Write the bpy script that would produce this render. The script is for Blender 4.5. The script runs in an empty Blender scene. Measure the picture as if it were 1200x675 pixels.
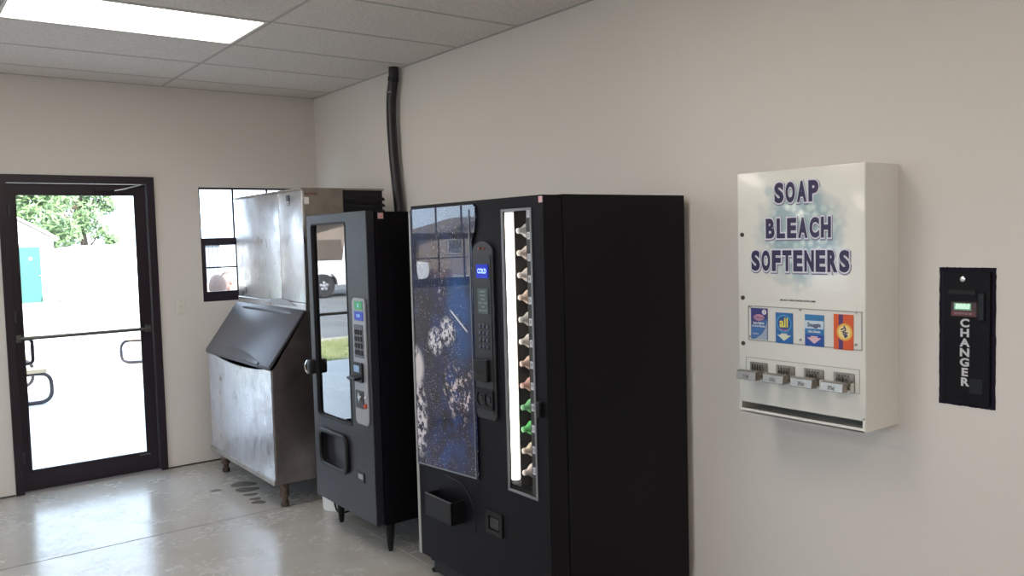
import bpy, bmesh, math, random
from mathutils import Vector, Matrix
R = math.radians
PI = math.pi
random.seed(7)
SC = bpy.context.scene
COL = SC.collection

# ------------------------------------------------------------------ camera
YAW, PITCH, ROLL, FPX = 0.6466, -0.0602, -0.0268, 985.6
CAMLOC = Vector((-2.9649, -6.5781, 1.6734))
Fv = Vector((math.sin(YAW)*math.cos(PITCH), math.cos(YAW)*math.cos(PITCH), math.sin(PITCH)))
Rv = Vector((math.cos(YAW), -math.sin(YAW), 0))
Uv = Rv.cross(Fv)
R2 = Rv*math.cos(ROLL)+Uv*math.sin(ROLL)
U2 = -Rv*math.sin(ROLL)+Uv*math.cos(ROLL)
cam = bpy.data.cameras.new('camera'); camo = bpy.data.objects.new('camera', cam)
COL.objects.link(camo)
mw = Matrix((R2, U2, -Fv)).transposed().to_4x4(); mw.translation = CAMLOC
camo.matrix_world = mw
cam.sensor_fit = 'HORIZONTAL'; cam.sensor_width = 36; cam.lens = FPX/1200*36
cam.clip_start = 0.05; cam.clip_end = 400
SC.camera = camo

# ------------------------------------------------------------------ exposure, sky, sun
SC.view_settings.view_transform = 'Standard'
SC.view_settings.look = 'None'
SC.view_settings.gamma = 1
SC.view_settings.use_curve_mapping = False
SC.view_settings.exposure = 0.0
SKY = 5.6
SUN = 15.0
LAMP = 8.3
w = bpy.data.worlds.new('sky'); SC.world = w; w.use_nodes = True
bg = w.node_tree.nodes['Background']
bg.inputs[0].default_value = (0.64, 0.81, 1.0, 1); bg.inputs[1].default_value = SKY
sun = bpy.data.lights.new('sun', 'SUN'); sun.energy = SUN; sun.angle = R(0.6); sun.color = (1, .96, .9)
so = bpy.data.objects.new('sun', sun); COL.objects.link(so)
so.rotation_euler = Vector((-0.22, 1.0, -0.80)).to_track_quat('-Z', 'Y').to_euler()
def portal(name, x, y, z, sx, sz, rot):
    l = bpy.data.lights.new(name, 'AREA'); l.shape = 'RECTANGLE'; l.size = sx; l.size_y = sz
    l.cycles.is_portal = True
    o = bpy.data.objects.new(name, l); COL.objects.link(o); o.location = (x, y, z); o.rotation_euler = rot
portal('daylight_portal', -1.80, .10, 1.1, .95, 2.1, (R(-90), 0, 0))
portal('daylight_portal', -.555, .10, 1.68, .84, .90, (R(-90), 0, 0))
portal('daylight_portal', -2.965, .10, 1.68, .84, .90, (R(-90), 0, 0))
portal('daylight_portal', -6.45, -2.1, 1.65, 1.4, 2.4, (0, R(-90), 0))
portal('daylight_portal', -6.45, -5.2, 1.65, 1.4, 2.0, (0, R(-90), 0))

# ------------------------------------------------------------------ helpers
class MB:
    def __init__(s): s.b = bmesh.new()
    def box(s, x0, x1, y0, y1, z0, z1):
        if x0 > x1: x0, x1 = x1, x0
        if y0 > y1: y0, y1 = y1, y0
        if z0 > z1: z0, z1 = z1, z0
        v = [s.b.verts.new(p) for p in ((x0,y0,z0),(x1,y0,z0),(x1,y1,z0),(x0,y1,z0),(x0,y0,z1),(x1,y0,z1),(x1,y1,z1),(x0,y1,z1))]
        for f in ((0,3,2,1),(4,5,6,7),(0,1,5,4),(1,2,6,5),(2,3,7,6),(3,0,4,7)): s.b.faces.new([v[i] for i in f])
        return s
    def prism(s, pts, fn0, fn1):
        a = [s.b.verts.new(fn0(*p)) for p in pts]; c = [s.b.verts.new(fn1(*p)) for p in pts]
        n = len(pts)
        s.b.faces.new(a[::-1]); s.b.faces.new(c)
        for i in range(n): s.b.faces.new((a[i], a[(i+1)%n], c[(i+1)%n], c[i]))
        return s
    def prism_y(s, pts, y0, y1):   # pts (x,z)
        return s.prism(pts, lambda x, z: (x, y0, z), lambda x, z: (x, y1, z))
    def prism_x(s, pts, x0, x1):   # pts (y,z)
        return s.prism(pts, lambda y, z: (x0, y, z), lambda y, z: (x1, y, z))
    def prism_z(s, pts, z0, z1):
        return s.prism(pts, lambda x, y: (x, y, z0), lambda x, y: (x, y, z1))
    def plate(s, outer, holes, x0, x1):
        """plate in the yz plane with holes, from x0 to x1"""
        b = bmesh.new(); loops = [outer]+holes; ed = []
        for L in loops:
            vs = [b.verts.new((x0, p[0], p[1])) for p in L]
            for i in range(len(vs)): ed.append(b.edges.new((vs[i], vs[(i+1)%len(vs)])))
        r = bmesh.ops.triangle_fill(b, use_beauty=True, use_dissolve=False, edges=ed)
        fs = list(b.faces)
        e = bmesh.ops.extrude_face_region(b, geom=fs)
        for v in [g for g in e['geom'] if isinstance(g, bmesh.types.BMVert)]: v.co.x = x1
        s.merge(b); return s
    def merge(s, b, m=None):
        me = bpy.data.meshes.new('t'); b.to_mesh(me); b.free()
        if m is not None: me.transform(m)
        s.b.from_mesh(me); bpy.data.meshes.remove(me)
    def mesh(s, me, m=None):
        me = me.copy()
        if m is not None: me.transform(m)
        s.b.from_mesh(me); bpy.data.meshes.remove(me); return s
    def tube(s, pts, r, seg=12, caps=True, closed=False):
        pts = [Vector(p) for p in pts]; n = len(pts)
        rr = r if isinstance(r, (list, tuple)) else [r]*n
        rings = []; prev = None
        for i, p in enumerate(pts):
            if closed: t = (pts[(i+1)%n]-pts[i-1])
            else: t = (pts[min(i+1, n-1)]-pts[max(i-1, 0)])
            t.normalize()
            if prev is None:
                a = Vector((0,0,1)) if abs(t.z) < .9 else Vector((1,0,0))
                u = t.cross(a).normalized()
            else:
                u = (prev-t*prev.dot(t)).normalized()
            prev = u; v = t.cross(u)
            rings.append([s.b.verts.new(p+(u*math.cos(2*PI*k/seg)+v*math.sin(2*PI*k/seg))*rr[i]) for k in range(seg)])
        m = n if closed else n-1
        for i in range(m):
            A, B = rings[i], rings[(i+1)%n]
            for k in range(seg): s.b.faces.new((A[k], A[(k+1)%seg], B[(k+1)%seg], B[k]))
        if caps and not closed:
            s.b.faces.new(rings[0][::-1]); s.b.faces.new(rings[-1])
        return s
    def lathe(s, prof, c=(0,0,0), seg=24, axis='z', capb=True, capt=True):
        rings = []
        for r, h in prof:
            ring = []
            for k in range(seg):
                a = 2*PI*k/seg; x, y = r*math.cos(a), r*math.sin(a)
                p = (x, y, h) if axis == 'z' else ((h, x, y) if axis == 'x' else (x, h, y))
                ring.append(s.b.verts.new((c[0]+p[0], c[1]+p[1], c[2]+p[2])))
            rings.append(ring)
        for i in range(len(rings)-1):
            A, B = rings[i], rings[i+1]
            for k in range(seg): s.b.faces.new((A[k], A[(k+1)%seg], B[(k+1)%seg], B[k]))
        if capb: s.b.faces.new(rings[0][::-1])
        if capt: s.b.faces.new(rings[-1])
        return s
    def ball(s, c, r, sc=(1,1,1), seg=16):
        b = bmesh.new(); bmesh.ops.create_uvsphere(b, u_segments=seg, v_segments=seg//2+2, radius=r)
        s.merge(b, Matrix.Translation(c) @ Matrix.Diagonal((*sc, 1))); return s
    def bevel(s, wd, seg=2, ang=40):
        bmesh.ops.remove_doubles(s.b, verts=s.b.verts, dist=1e-6)
        es = [e for e in s.b.edges if len(e.link_faces) == 2 and e.calc_face_angle(0) > R(ang)]
        bmesh.ops.bevel(s.b, geom=es, offset=wd, segments=seg, profile=.5, affect='EDGES', clamp_overlap=True)
        return s
    def build(s, name, mat, parent=None, loc=None, rz=0, smooth=False, **props):
        bmesh.ops.recalc_face_normals(s.b, faces=s.b.faces)
        me = bpy.data.meshes.new(name); s.b.to_mesh(me); s.b.free()
        me.materials.append(mat)
        if smooth:
            for p in me.polygons: p.use_smooth = True
            try: me.set_sharp_from_angle(angle=R(38))
            except Exception: pass
        o = bpy.data.objects.new(name, me); COL.objects.link(o)
        if parent is not None: o.parent = parent
        if loc is not None: o.location = loc
        o.rotation_euler.z = rz
        for k, v in props.items(): o[k] = v
        return o

def thing(name, label=None, cat=None, loc=(0,0,0), rz=0, group=None, kind=None):
    o = bpy.data.objects.new(name, None); COL.objects.link(o)
    o.empty_display_size = .1
    o.location = loc; o.rotation_euler.z = rz
    if label: o['label'] = label
    if cat: o['category'] = cat
    if group: o['group'] = group
    if kind: o['kind'] = kind
    return o
def rrect(a0, a1, b0, b1, r, n=5):
    """rounded rectangle as (a,b) points"""
    out = []
    for cx, cy, s in ((a1-r, b1-r, 0), (a0+r, b1-r, 90), (a0+r, b0+r, 180), (a1-r, b0+r, 270)):
        for k in range(n+1):
            t = R(s+90*k/n); out.append((cx+r*math.cos(t), cy+r*math.sin(t)))
    return out
def rect(a0, a1, b0, b1): return [(a0,b0),(a1,b0),(a1,b1),(a0,b1)]
def fillet(pts, r, n=6):
    """round the corners of an open 3D polyline"""
    pts = [Vector(p) for p in pts]; out = [pts[0]]
    for i in range(1, len(pts)-1):
        p = pts[i]; a = (pts[i-1]-p); b = (pts[i+1]-p)
        q = min(r, a.length*.48, b.length*.48)
        A = p+a.normalized()*q; B = p+b.normalized()*q
        for k in range(n+1):
            t = k/n; out.append(A*(1-t)**2+p*2*t*(1-t)+B*t*t)
    out.append(pts[-1]); return out
_dg = None
def text_mesh(txt, size, extrude=.0008, offset=0.0, xs=1.0, align='CENTER', bevel=0, shear=0, spacing=1.0):
    c = bpy.data.curves.new('t', 'FONT'); c.body = txt; c.size = size; c.extrude = extrude; c.offset = offset
    c.align_x = align; c.align_y = 'CENTER'; c.shear = shear; c.space_character = spacing; c.resolution_u = 4
    o = bpy.data.objects.new('t', c); COL.objects.link(o)
    bpy.context.view_layer.update()
    dg = bpy.context.evaluated_depsgraph_get()
    me = bpy.data.meshes.new_from_object(o.evaluated_get(dg))
    bpy.data.objects.remove(o); bpy.data.curves.remove(c)
    me.transform(Matrix.Diagonal((xs, 1, 1, 1)))
    return me
def facing_room(x, y, z, rot=0):
    """text matrix: right -> -y, up -> +z, normal -> -x"""
    m = Matrix(((0,0,-1,0),(-1,0,0,0),(0,1,0,0),(0,0,0,1)))
    return Matrix.Translation((x, y, z)) @ m @ Matrix.Rotation(rot, 4, 'Z')
def put_text(mb, txt, size, x, y, z, rot=0, **k):
    me = text_mesh(txt, size, **k); mb.mesh(me, facing_room(x, y, z, rot)); bpy.data.meshes.remove(me); return mb

# ------------------------------------------------------------------ materials
def mat(name, col, rough=.5, metal=0, spec=.5, emit=None, estr=0, coat=0, coatr=.03, noise=0, nscale=20, ncol=None, bump=0, bscale=200, rnoise=0, stretch=None):
    m = bpy.data.materials.new(name); m.use_nodes = True
    nt = m.node_tree; p = nt.nodes['Principled BSDF']
    p.inputs['Base Color'].default_value = (*col, 1); p.inputs['Roughness'].default_value = rough
    p.inputs['Metallic'].default_value = metal; p.inputs['Specular IOR Level'].default_value = spec
    p.inputs['Coat Weight'].default_value = coat; p.inputs['Coat Roughness'].default_value = coatr
    if emit: p.inputs['Emission Color'].default_value = (*emit, 1); p.inputs['Emission Strength'].default_value = estr
    def coord():
        tc = nt.nodes.new('ShaderNodeTexCoord')
        if stretch:
            mp = nt.nodes.new('ShaderNodeMapping'); mp.inputs['Scale'].default_value = stretch
            nt.links.new(tc.outputs['Object'], mp.inputs['Vector']); return mp.outputs[0]
        return tc.outputs['Object']
    if noise or rnoise:
        co = coord(); n = nt.nodes.new('ShaderNodeTexNoise'); n.inputs['Scale'].default_value = nscale; n.inputs['Detail'].default_value = 6
        nt.links.new(co, n.inputs['Vector'])
        if noise:
            r = nt.nodes.new('ShaderNodeMapRange'); r.inputs[1].default_value = .3; r.inputs[2].default_value = .7
            mx = nt.nodes.new('ShaderNodeMix'); mx.data_type = 'RGBA'
            nt.links.new(n.outputs[0], r.inputs[0])
            r.inputs[3].default_value = 0; r.inputs[4].default_value = noise
            nt.links.new(r.outputs[0], mx.inputs['Factor'])
            mx.inputs['A'].default_value = (*col, 1); mx.inputs['B'].default_value = (*(ncol or tuple(c*.5 for c in col)), 1)
            nt.links.new(mx.outputs['Result'], p.inputs['Base Color'])
        if rnoise:
            r = nt.nodes.new('ShaderNodeMapRange'); r.inputs[1].default_value = .3; r.inputs[2].default_value = .7
            r.inputs[3].default_value = max(0, rough-rnoise); r.inputs[4].default_value = rough+rnoise
            nt.links.new(n.outputs[0], r.inputs[0]); nt.links.new(r.outputs[0], p.inputs['Roughness'])
    if bump:
        co = coord(); n = nt.nodes.new('ShaderNodeTexNoise'); n.inputs['Scale'].default_value = bscale; n.inputs['Detail'].default_value = 4
        b = nt.nodes.new('ShaderNodeBump'); b.inputs['Strength'].default_value = bump; b.inputs['Distance'].default_value = .002
        nt.links.new(co, n.inputs['Vector']); nt.links.new(n.outputs[0], b.inputs['Height']); nt.links.new(b.outputs[0], p.inputs['Normal'])
    return m
class NT:
    """small node-expression helper"""
    def __init__(s, m): s.nt = m.node_tree; s.p = s.nt.nodes['Principled BSDF']
    def n(s, t, **k):
        x = s.nt.nodes.new(t)
        for a, b in k.items(): setattr(x, a, b)
        return x
    def link(s, a, b): s.nt.links.new(a, b)
    def co(s, scale=None, loc=None):
        tc = s.n('ShaderNodeTexCoord').outputs['Object']
        if scale or loc:
            mp = s.n('ShaderNodeMapping')
            if scale: mp.inputs['Scale'].default_value = scale
            if loc: mp.inputs['Location'].default_value = loc
            s.link(tc, mp.inputs[0]); return mp.outputs[0]
        return tc
    def noise(s, scale, detail=4, co=None, rough=.5):
        x = s.n('ShaderNodeTexNoise'); x.inputs['Scale'].default_value = scale; x.inputs['Detail'].default_value = detail; x.inputs['Roughness'].default_value = rough
        s.link(co or s.co(), x.inputs['Vector']); return x.outputs[0]
    def voro(s, scale, co=None, out='Distance', rand=1):
        x = s.n('ShaderNodeTexVoronoi'); x.inputs['Scale'].default_value = scale; x.inputs['Randomness'].default_value = rand
        s.link(co or s.co(), x.inputs['Vector']); return x.outputs[out]
    def mr(s, v, a, b, c=0, d=1):
        x = s.n('ShaderNodeMapRange'); s.link(v, x.inputs[0])
        for i, q in enumerate((a, b, c, d)): x.inputs[i+1].default_value = q
        return x.outputs[0]
    def math(s, op, a, b=None):
        x = s.n('ShaderNodeMath', operation=op)
        for i, q in enumerate((a, b)):
            if q is None: continue
            if isinstance(q, (int, float)): x.inputs[i].default_value = q
            else: s.link(q, x.inputs[i])
        return x.outputs[0]
    def mix(s, f, a, b):
        x = s.n('ShaderNodeMix', data_type='RGBA')
        if isinstance(f, (int, float)): x.inputs['Factor'].default_value = f
        else: s.link(f, x.inputs['Factor'])
        for k, q in (('A', a), ('B', b)):
            if isinstance(q, tuple): x.inputs[k].default_value = (*q, 1)
            else: s.link(q, x.inputs[k])
        return x.outputs['Result']
    def dist(s, c, scale=(1,1,1)):
        v = s.n('ShaderNodeVectorMath', operation='SUBTRACT'); s.link(s.co(), v.inputs[0]); v.inputs[1].default_value = c
        q = s.n('ShaderNodeVectorMath', operation='MULTIPLY'); s.link(v.outputs[0], q.inputs[0]); q.inputs[1].default_value = scale
        l = s.n('ShaderNodeVectorMath', operation='LENGTH'); s.link(q.outputs[0], l.inputs[0]); return l.outputs['Value']

def glass_mat(name, tint=(1,1,1), extra=1.8):
    m = bpy.data.materials.new(name); m.use_nodes = True; nt = m.node_tree
    for n in list(nt.nodes): nt.nodes.remove(n)
    o = nt.nodes.new('ShaderNodeOutputMaterial'); mx = nt.nodes.new('ShaderNodeMixShader')
    t = nt.nodes.new('ShaderNodeBsdfTransparent'); g = nt.nodes.new('ShaderNodeBsdfGlossy'); f = nt.nodes.new('ShaderNodeFresnel')
    t.inputs[0].default_value = (*tint, 1); g.inputs['Roughness'].default_value = 0.0; f.inputs[0].default_value = 1.5
    g.inputs[0].default_value = (1,1,1,1)
    mu = nt.nodes.new('ShaderNodeMath'); mu.operation = 'MULTIPLY'; mu.inputs[1].default_value = extra; mu.use_clamp = True
    ge = nt.nodes.new('ShaderNodeNewGeometry'); sb = nt.nodes.new('ShaderNodeMath'); sb.operation = 'SUBTRACT'; sb.inputs[0].default_value = 1
    m2 = nt.nodes.new('ShaderNodeMath'); m2.operation = 'MULTIPLY'
    nt.links.new(ge.outputs['Backfacing'], sb.inputs[1]); nt.links.new(f.outputs[0], mu.inputs[0])
    nt.links.new(mu.outputs[0], m2.inputs[0]); nt.links.new(sb.outputs[0], m2.inputs[1]); nt.links.new(m2.outputs[0], mx.inputs[0])
    nt.links.new(t.outputs[0], mx.inputs[1]); nt.links.new(g.outputs[0], mx.inputs[2]); nt.links.new(mx.outputs[0], o.inputs[0])
    return m

M = {}
M['wall'] = mat('painted_drywall', (.735,.693,.65), .75, spec=.25, bump=.25, bscale=90, noise=.25, nscale=1.5, ncol=(.705,.663,.62))
M['bronze'] = mat('dark_bronze_aluminium', (.018,.010,.018), .38, metal=.2)
M['dark_gap'] = mat('dark_gap', (.03,.025,.02), .8)
M['glass'] = glass_mat('window_glass')
M['machine_glass'] = glass_mat('machine_glass', (.60,.60,.62), 2.6)
M['acrylic'] = glass_mat('clear_acrylic', extra=.7)
M['black'] = mat('black_powder_coat', (.005,.0042,.0065), .45, spec=.16, bump=.3, bscale=400)
M['black_plastic'] = mat('black_plastic', (.008,.008,.010), .35, spec=.3)
M['matte_black'] = mat('matte_black', (.006,.005,.008), .6)
M['charcoal'] = mat('charcoal_textured_paint', (.016,.015,.021), .36, spec=.48, bump=.3, bscale=500)
M['steel_grey'] = mat('silver_paint', (.34,.34,.36), .4, metal=.3)
M['trim_grey'] = mat('grey_trim', (.36,.36,.33), .4)
M['chrome'] = mat('chrome', (.75,.75,.74), .18, metal=1)
M['white_metal'] = mat('white_enamel', (.80,.79,.74), .32, coat=.2)
M['white_plastic'] = mat('white_plastic', (.80,.80,.80), .45)
M['ivory'] = mat('ivory_plastic', (.72,.69,.62), .4)
M['inside'] = mat('dark_interior', (.02,.02,.022), .7)

# ceiling tile
m = mat('ceiling_tile', (.60,.575,.545), .9, spec=.1); q = NT(m)
c = q.mix(q.mr(q.noise(110, 3), .42, .60), (.70,.655,.62), (.82,.775,.74))
q.link(c, q.p.inputs['Base Color']); M['tile'] = m
M['grid'] = mat('ceiling_grid', (.50,.47,.45), .7)  # bars darker than the tiles, painting in their thin shadow lines
# concrete floor
m = mat('polished_concrete', (.36,.34,.31), .3, spec=.5); q = NT(m)
a = q.noise(1.3, 6, rough=.5); b = q.noise(6, 4, rough=.5); s_ = q.noise(60, 3)
c1 = q.mix(q.mr(a, .35, .65), (.36,.34,.31), (.43,.41,.385))
c2 = q.mix(q.mr(b, .35, .75, 0, .5), c1, (.50,.485,.47))
c3 = q.mix(q.mr(s_, .68, .80, 0, .06), c2, (.55,.54,.52))
q.link(c3, q.p.inputs['Base Color'])
q.link(q.mr(q.math('ADD', q.math('MULTIPLY', q.noise(4, 4), .5), q.math('MULTIPLY', q.noise(22, 4, rough=.6), .5)), .36, .64, .15, .32), q.p.inputs['Roughness'])
bp_ = q.n('ShaderNodeBump'); bp_.inputs['Strength'].default_value = .08; bp_.inputs['Distance'].default_value = .003
q.link(q.noise(7, 5), bp_.inputs['Height']); q.link(bp_.outputs[0], q.p.inputs['Normal'])
M['floor'] = m
# stainless steels
def stainless(name, col, rough, smear=.0, dark=(.2,.19,.2), vert=True):
    m = mat(name, col, rough, metal=1); q = NT(m)
    sc = (1, 1, .05) if vert else (1, .05, 1)
    br = q.noise(160, 3, q.co(scale=sc)); sm = q.noise(5.5, 6, rough=.65); sc2 = q.noise(40, 5, q.co(scale=(1,1,.25)), rough=.7)
    q.link(q.mix(q.math('MULTIPLY', q.mr(sm, .45, .65), smear), col, dark), q.p.inputs['Base Color'])
    r = q.math('ADD', q.mr(br, .3, .7, rough-.06, rough+.08), q.mr(sm, .35, .65, -.04, .16 if smear else .03))
    q.link(r, q.p.inputs['Roughness'])
    b = q.n('ShaderNodeBump'); b.inputs['Strength'].default_value = .25; b.inputs['Distance'].default_value = .002
    q.link(q.math('ADD', sm, q.math('MULTIPLY', sc2, .25)), b.inputs['Height']); q.link(b.outputs[0], q.p.inputs['Normal'])
    return m
M['stainless'] = stainless('stainless_steel', (.62,.61,.62), .30, .35, (.36,.34,.35))
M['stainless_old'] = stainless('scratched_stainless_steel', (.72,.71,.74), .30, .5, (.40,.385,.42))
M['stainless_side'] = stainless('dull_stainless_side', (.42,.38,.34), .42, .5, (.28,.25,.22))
M['bin_side'] = stainless('dark_reflection_steel', (.28,.25,.245), .40, .5, (.16,.14,.135))  # darker steel: the side's reflection of a dark machine put into the colour
M['lid'] = mat('grey_blue_lid', (.085,.085,.10), .36, metal=.3)
M['rusty'] = mat('stained_leg', (.20,.15,.12), .5, metal=.6, noise=1, nscale=40, ncol=(.06,.03,.02))

# ------------------------------------------------------------------ room shell
H = 2.859
YF, XL = -10.2, -6.4          # front wall, left wall
T = .16
def struct(name, mb, m, **k):
    o = mb.build(name, m, **k); o['kind'] = 'structure'; return o
def wall_yz_holes(name, x0, x1, y0, y1, z0, z1, holes):
    return struct(name, MB().plate(rect(y0, y1, z0, z1), holes, x0, x1), M['wall'])
ROOF = 3.35
# door & windows in the back wall
DX0, DX1, DZ = -2.290, -1.295, 2.186
WINS = [(-.971, -.14, 1.240, 2.119), (-3.38, -2.548, 1.240, 2.119)]
def backwall():
    b = MB()
    outer = [(-XL*0+XL-T, 0), (DX0, 0), (DX0, DZ), (DX1, DZ), (DX1, 0), (T, 0), (T, ROOF), (XL-T, ROOF)]
    b.plate(outer, [rect(a, c, e, f) for a, c, e, f in WINS], 0, T)
    for v in b.b.verts: v.co = Vector((v.co.y, v.co.x, v.co.z))
    return b
struct('wall_back', backwall(), M['wall'])
wall_yz_holes('wall_right', 0, T, YF, 0, 0, ROOF, [])
LW = [(-3.3,-.9,.95,2.35), (-6.2,-4.2,.95,2.35)]
wall_yz_holes('wall_left', XL-T, XL, YF, 0, 0, ROOF, [rect(*l) for l in LW])
struct('wall_front', MB().box(XL-T, T, YF-T, YF, 0, ROOF), M['wall'])
struct('floor', MB().box(XL-T, T, YF-T, T, -.15, 0), M['floor'])
# ceiling: tiles above the fixtures, with openings for the light panels
GY, GX = -.3385, -1.2027
cells = []
for i in range(3):
    for j in range(4):
        x1 = GX-2.44*i*1.0; y1 = GY-1.22-2.44*j
        if x1-1.22 > XL and y1-.61 > YF: cells.append((x1-1.22, x1, y1-.61, y1))
cb = MB().plate(rect(XL, 0, YF, 0), [rect(a+.012, b-.012, c+.012, d-.012) for a, b, c, d in cells], H, H+.02)
for v in cb.b.verts: v.co = Vector((v.co.y, v.co.z, v.co.x))
struct('ceiling', cb, M['tile'])
struct('roof_slab', MB().box(XL-.3, .3, YF-.3, .3, ROOF, ROOF+.2), mat('roofing', (.3,.3,.3), .8))
g = MB()
y = GY
while y > YF: 
    g.box(XL, 0, y-.010, y+.010, H-.0015, H+.001); y -= .61
x = GX
while x > XL:
    g.box(x-.010, x+.010, YF, 0, H-.0015, H+.001); x -= 1.22
g.box(XL, 0, -.018, 0, H-.003, H+.001); g.box(-.018, 0, YF, 0, H-.003, H+.001)
struct('ceiling_grid', g, M['grid'])
struct('base_gap_strip_back', MB().box(XL, DX0-.002, -.006, .0, 0, .009).box(DX1+.002, 0, -.006, .0, 0, .009), M['dark_gap'])  # no baseboard: added dark strip draws the gap line at the wall foot
M['sawcut'] = mat('saw_cut', (.10,.09,.08), .8); M['sawpale'] = mat('pale_joint', (.42,.41,.38), .6)
struct('trim_1', MB().box(XL, -.02, -1.486, -1.480, 0, .0008), M['sawcut'])
struct('trim_2', MB().box(-.787, -.781, YF, -.02, 0, .0008), M['sawpale'])

M['diffuser'] = mat('lit_diffuser', (.9,.9,.9), .5, emit=(1,.925,.825), estr=LAMP)
def ceiling_light(a, b, c, d, label):
    t = thing('ceiling_light', label, 'light', ((a+b)/2, (c+d)/2, H), group='recessed fluorescent ceiling lights')
    hx, hy = (b-a)/2-.013, (d-c)/2-.013
    f = MB()
    for x0, x1, y0, y1 in ((-hx, hx, -hy, -hy+.016), (-hx, hx, hy-.016, hy), (-hx, -hx+.016, -hy+.016, hy-.016), (hx-.016, hx, -hy+.016, hy-.016)):
        f.box(x0, x1, y0, y1, -.004, .05)
    f.box(-hx, hx, -hy, hy, .05, .09)
    f.build('frame', M['white_metal'], t)
    MB().box(-hx+.016, hx-.016, -hy+.016, hy-.016, .002, .008).build('diffuser', M['diffuser'], t)
for k, (a, b, c, d) in enumerate(cells):
    if k == 0: lab = 'lit rectangular fluorescent panel in the ceiling near the glass door'
    else:
        row = ['nearest the vending wall', 'in the middle of the room', 'nearest the left wall'][int(round((GX-b)/2.44))]
        col = ['by the door wall', 'second row from the door wall', 'third row from the door wall', 'by the front wall'][int(round((GY-1.22-d)/2.44))]
        lab = 'lit fluorescent ceiling panel, %s, %s' % (col, row)
    ceiling_light(a, b, c, d, lab)

# ------------------------------------------------------------------ glass door
def make_door():
    t = thing('door_1', kind='structure', loc=(DX0, 0, 0))
    W = DX1-DX0
    fr = MB()
    fr.box(0, .052, -.02, .11, 0, DZ).box(W-.052, W, -.02, .11, 0, DZ).box(.052, W-.052, -.02, .11, DZ-.052, DZ)
    fr.bevel(.002, 1); fr.build('frame', M['bronze'], t)
    l0, l1, lt = .056, W-.056, DZ-.056
    g0, g1, gb, gt = -2.191-DX0, -1.4245-DX0+.0, .146, 2.058
    lf = MB(); lf.plate(rect(l0, l1, .012, lt), [rect(g0, g1, gb, gt)], .02, .065)
    for v in lf.b.verts: v.co = Vector((v.co.y, v.co.x, v.co.z))
    leaf = lf.build('door_leaf', M['bronze'], t)
    bd = MB()
    for a in ((g0, g0+.01, gb, gt), (g1-.01, g1, gb, gt), (g0, g1, gb, gb+.01), (g0, g1, gt-.01, gt)): bd.box(a[0], a[1], .012, .022, a[2], a[3])
    bd.build('glazing_bead', M['bronze'], leaf)
    MB().box(g0, g1, .038, .044, gb, gt).build('glass', M['glass'], leaf)
    pb = MB().tube([(g0-.03, -.035, 1.074), (g1+.04, -.035, 1.074)], .0125, 14)
    pb.box(g0-.045, g0-.015, -.045, .02, 1.05, 1.10).box(g1+.02, g1+.05, -.045, .02, 1.05, 1.10)
    pb.build('push_bar', mat('grey_bar', (.12,.12,.11), .35, metal=.8), t, smooth=True)
    ph = MB().tube(fillet([(g0+.004, .066, 1.055), (g0+.004, .10, 1.055), (g0+.066, .12, 1.055), (g0+.066, .12, .885), (g0+.004, .10, .885), (g0+.004, .066, .885)], .035), .012, 12)
    ph.build('pull_handle', M['bronze'], t, smooth=True)
    cl = MB().box(.60, .80, -.012, .02, 2.083, 2.118); cl.bevel(.004, 2); cl.build('closer', M['bronze'], t)
    MB().tube([(.72, -.03, 2.085), (.80, -.055, 2.10), (.90, -.022, 2.128)], .005, 8).build('closer_arm', M['chrome'], t, label='bright metal closer arm')
    tg = MB(); tg.mesh(text_mesh('KAWNEER', .016, .0003), Matrix.Translation((-1.445-DX0, .0195, .134)) @ Matrix.Rotation(R(90), 4, 'X'))
    tg.build('maker_mark', M['steel_grey'], t, label='small pale maker mark')
    MB().box(.052, W-.052, -.03, .11, 0, .011).build('threshold', M['steel_grey'], t, label='pale metal threshold strip')
    for z in (.25, 1.22, 1.95):
        MB().lathe([(.009, -.04), (.009, .04)], (.054, -.022, z), 10).build('hinge', M['bronze'], t, smooth=True)
make_door()

def make_window(n, x0, x1, z0, z1):
    t = thing('window_%d' % n, kind='structure', loc=(x0, 0, z0))
    W, h = x1-x0, z1-z0
    dz = M['bronze']
    fr = MB(); fr.plate(rect(0, W, 0, h), [rect(.014, W-.014, .490, h-.014), rect(.014, W-.014, .02, .432)], .02, .09)
    for v in fr.b.verts: v.co = Vector((v.co.y, v.co.x, v.co.z))
    fr.build('frame', dz, t)
    s = MB(); s.plate(rect(.0, W, 0, .445), [rect(.034, W-.034, .077, .434)], .005, .035)
    for v in s.b.verts: v.co = Vector((v.co.y, v.co.x, v.co.z))
    sash = s.build('lower_sash', dz, t)
    b = MB().box(.034, W-.034, .014, .026, .256, .267)
    for k in (1, 2): b.box(W*k/3-.006, W*k/3+.006, .014, .026, .077, .434)
    b.build('muntin', dz, sash)
    u = MB()
    for k in (1, 2): u.box(W*k/3-.006, W*k/3+.006, .045, .06, .49, h-.014)
    u.build('muntin', dz, t)
    MB().box(.034, W-.034, .018, .022, .077, .434).build('pane', M['glass'], sash)
    MB().box(.014, W-.014, .050, .054, .49, h-.014).build('pane', M['glass'], t)
for i, ww in enumerate(WINS): make_window(i+1, *ww)
for i, (y0, y1, z0, z1) in enumerate(LW):
    t = thing('window_%d' % (i+3), kind='structure', loc=(XL-.09, y0, z0))
    W, h = y1-y0, z1-z0
    MB().plate(rect(0, W, 0, h), [rect(.05, W/2-.025, .05, h-.05), rect(W/2+.025, W-.05, .05, h-.05)], 0, .06).build('frame', M['bronze'], t)
    MB().box(.028, .034, .05, W/2-.025, .05, h-.05).box(.028, .034, W/2+.025, W-.05, .05, h-.05).build('pane', M['glass'], t)

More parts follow.
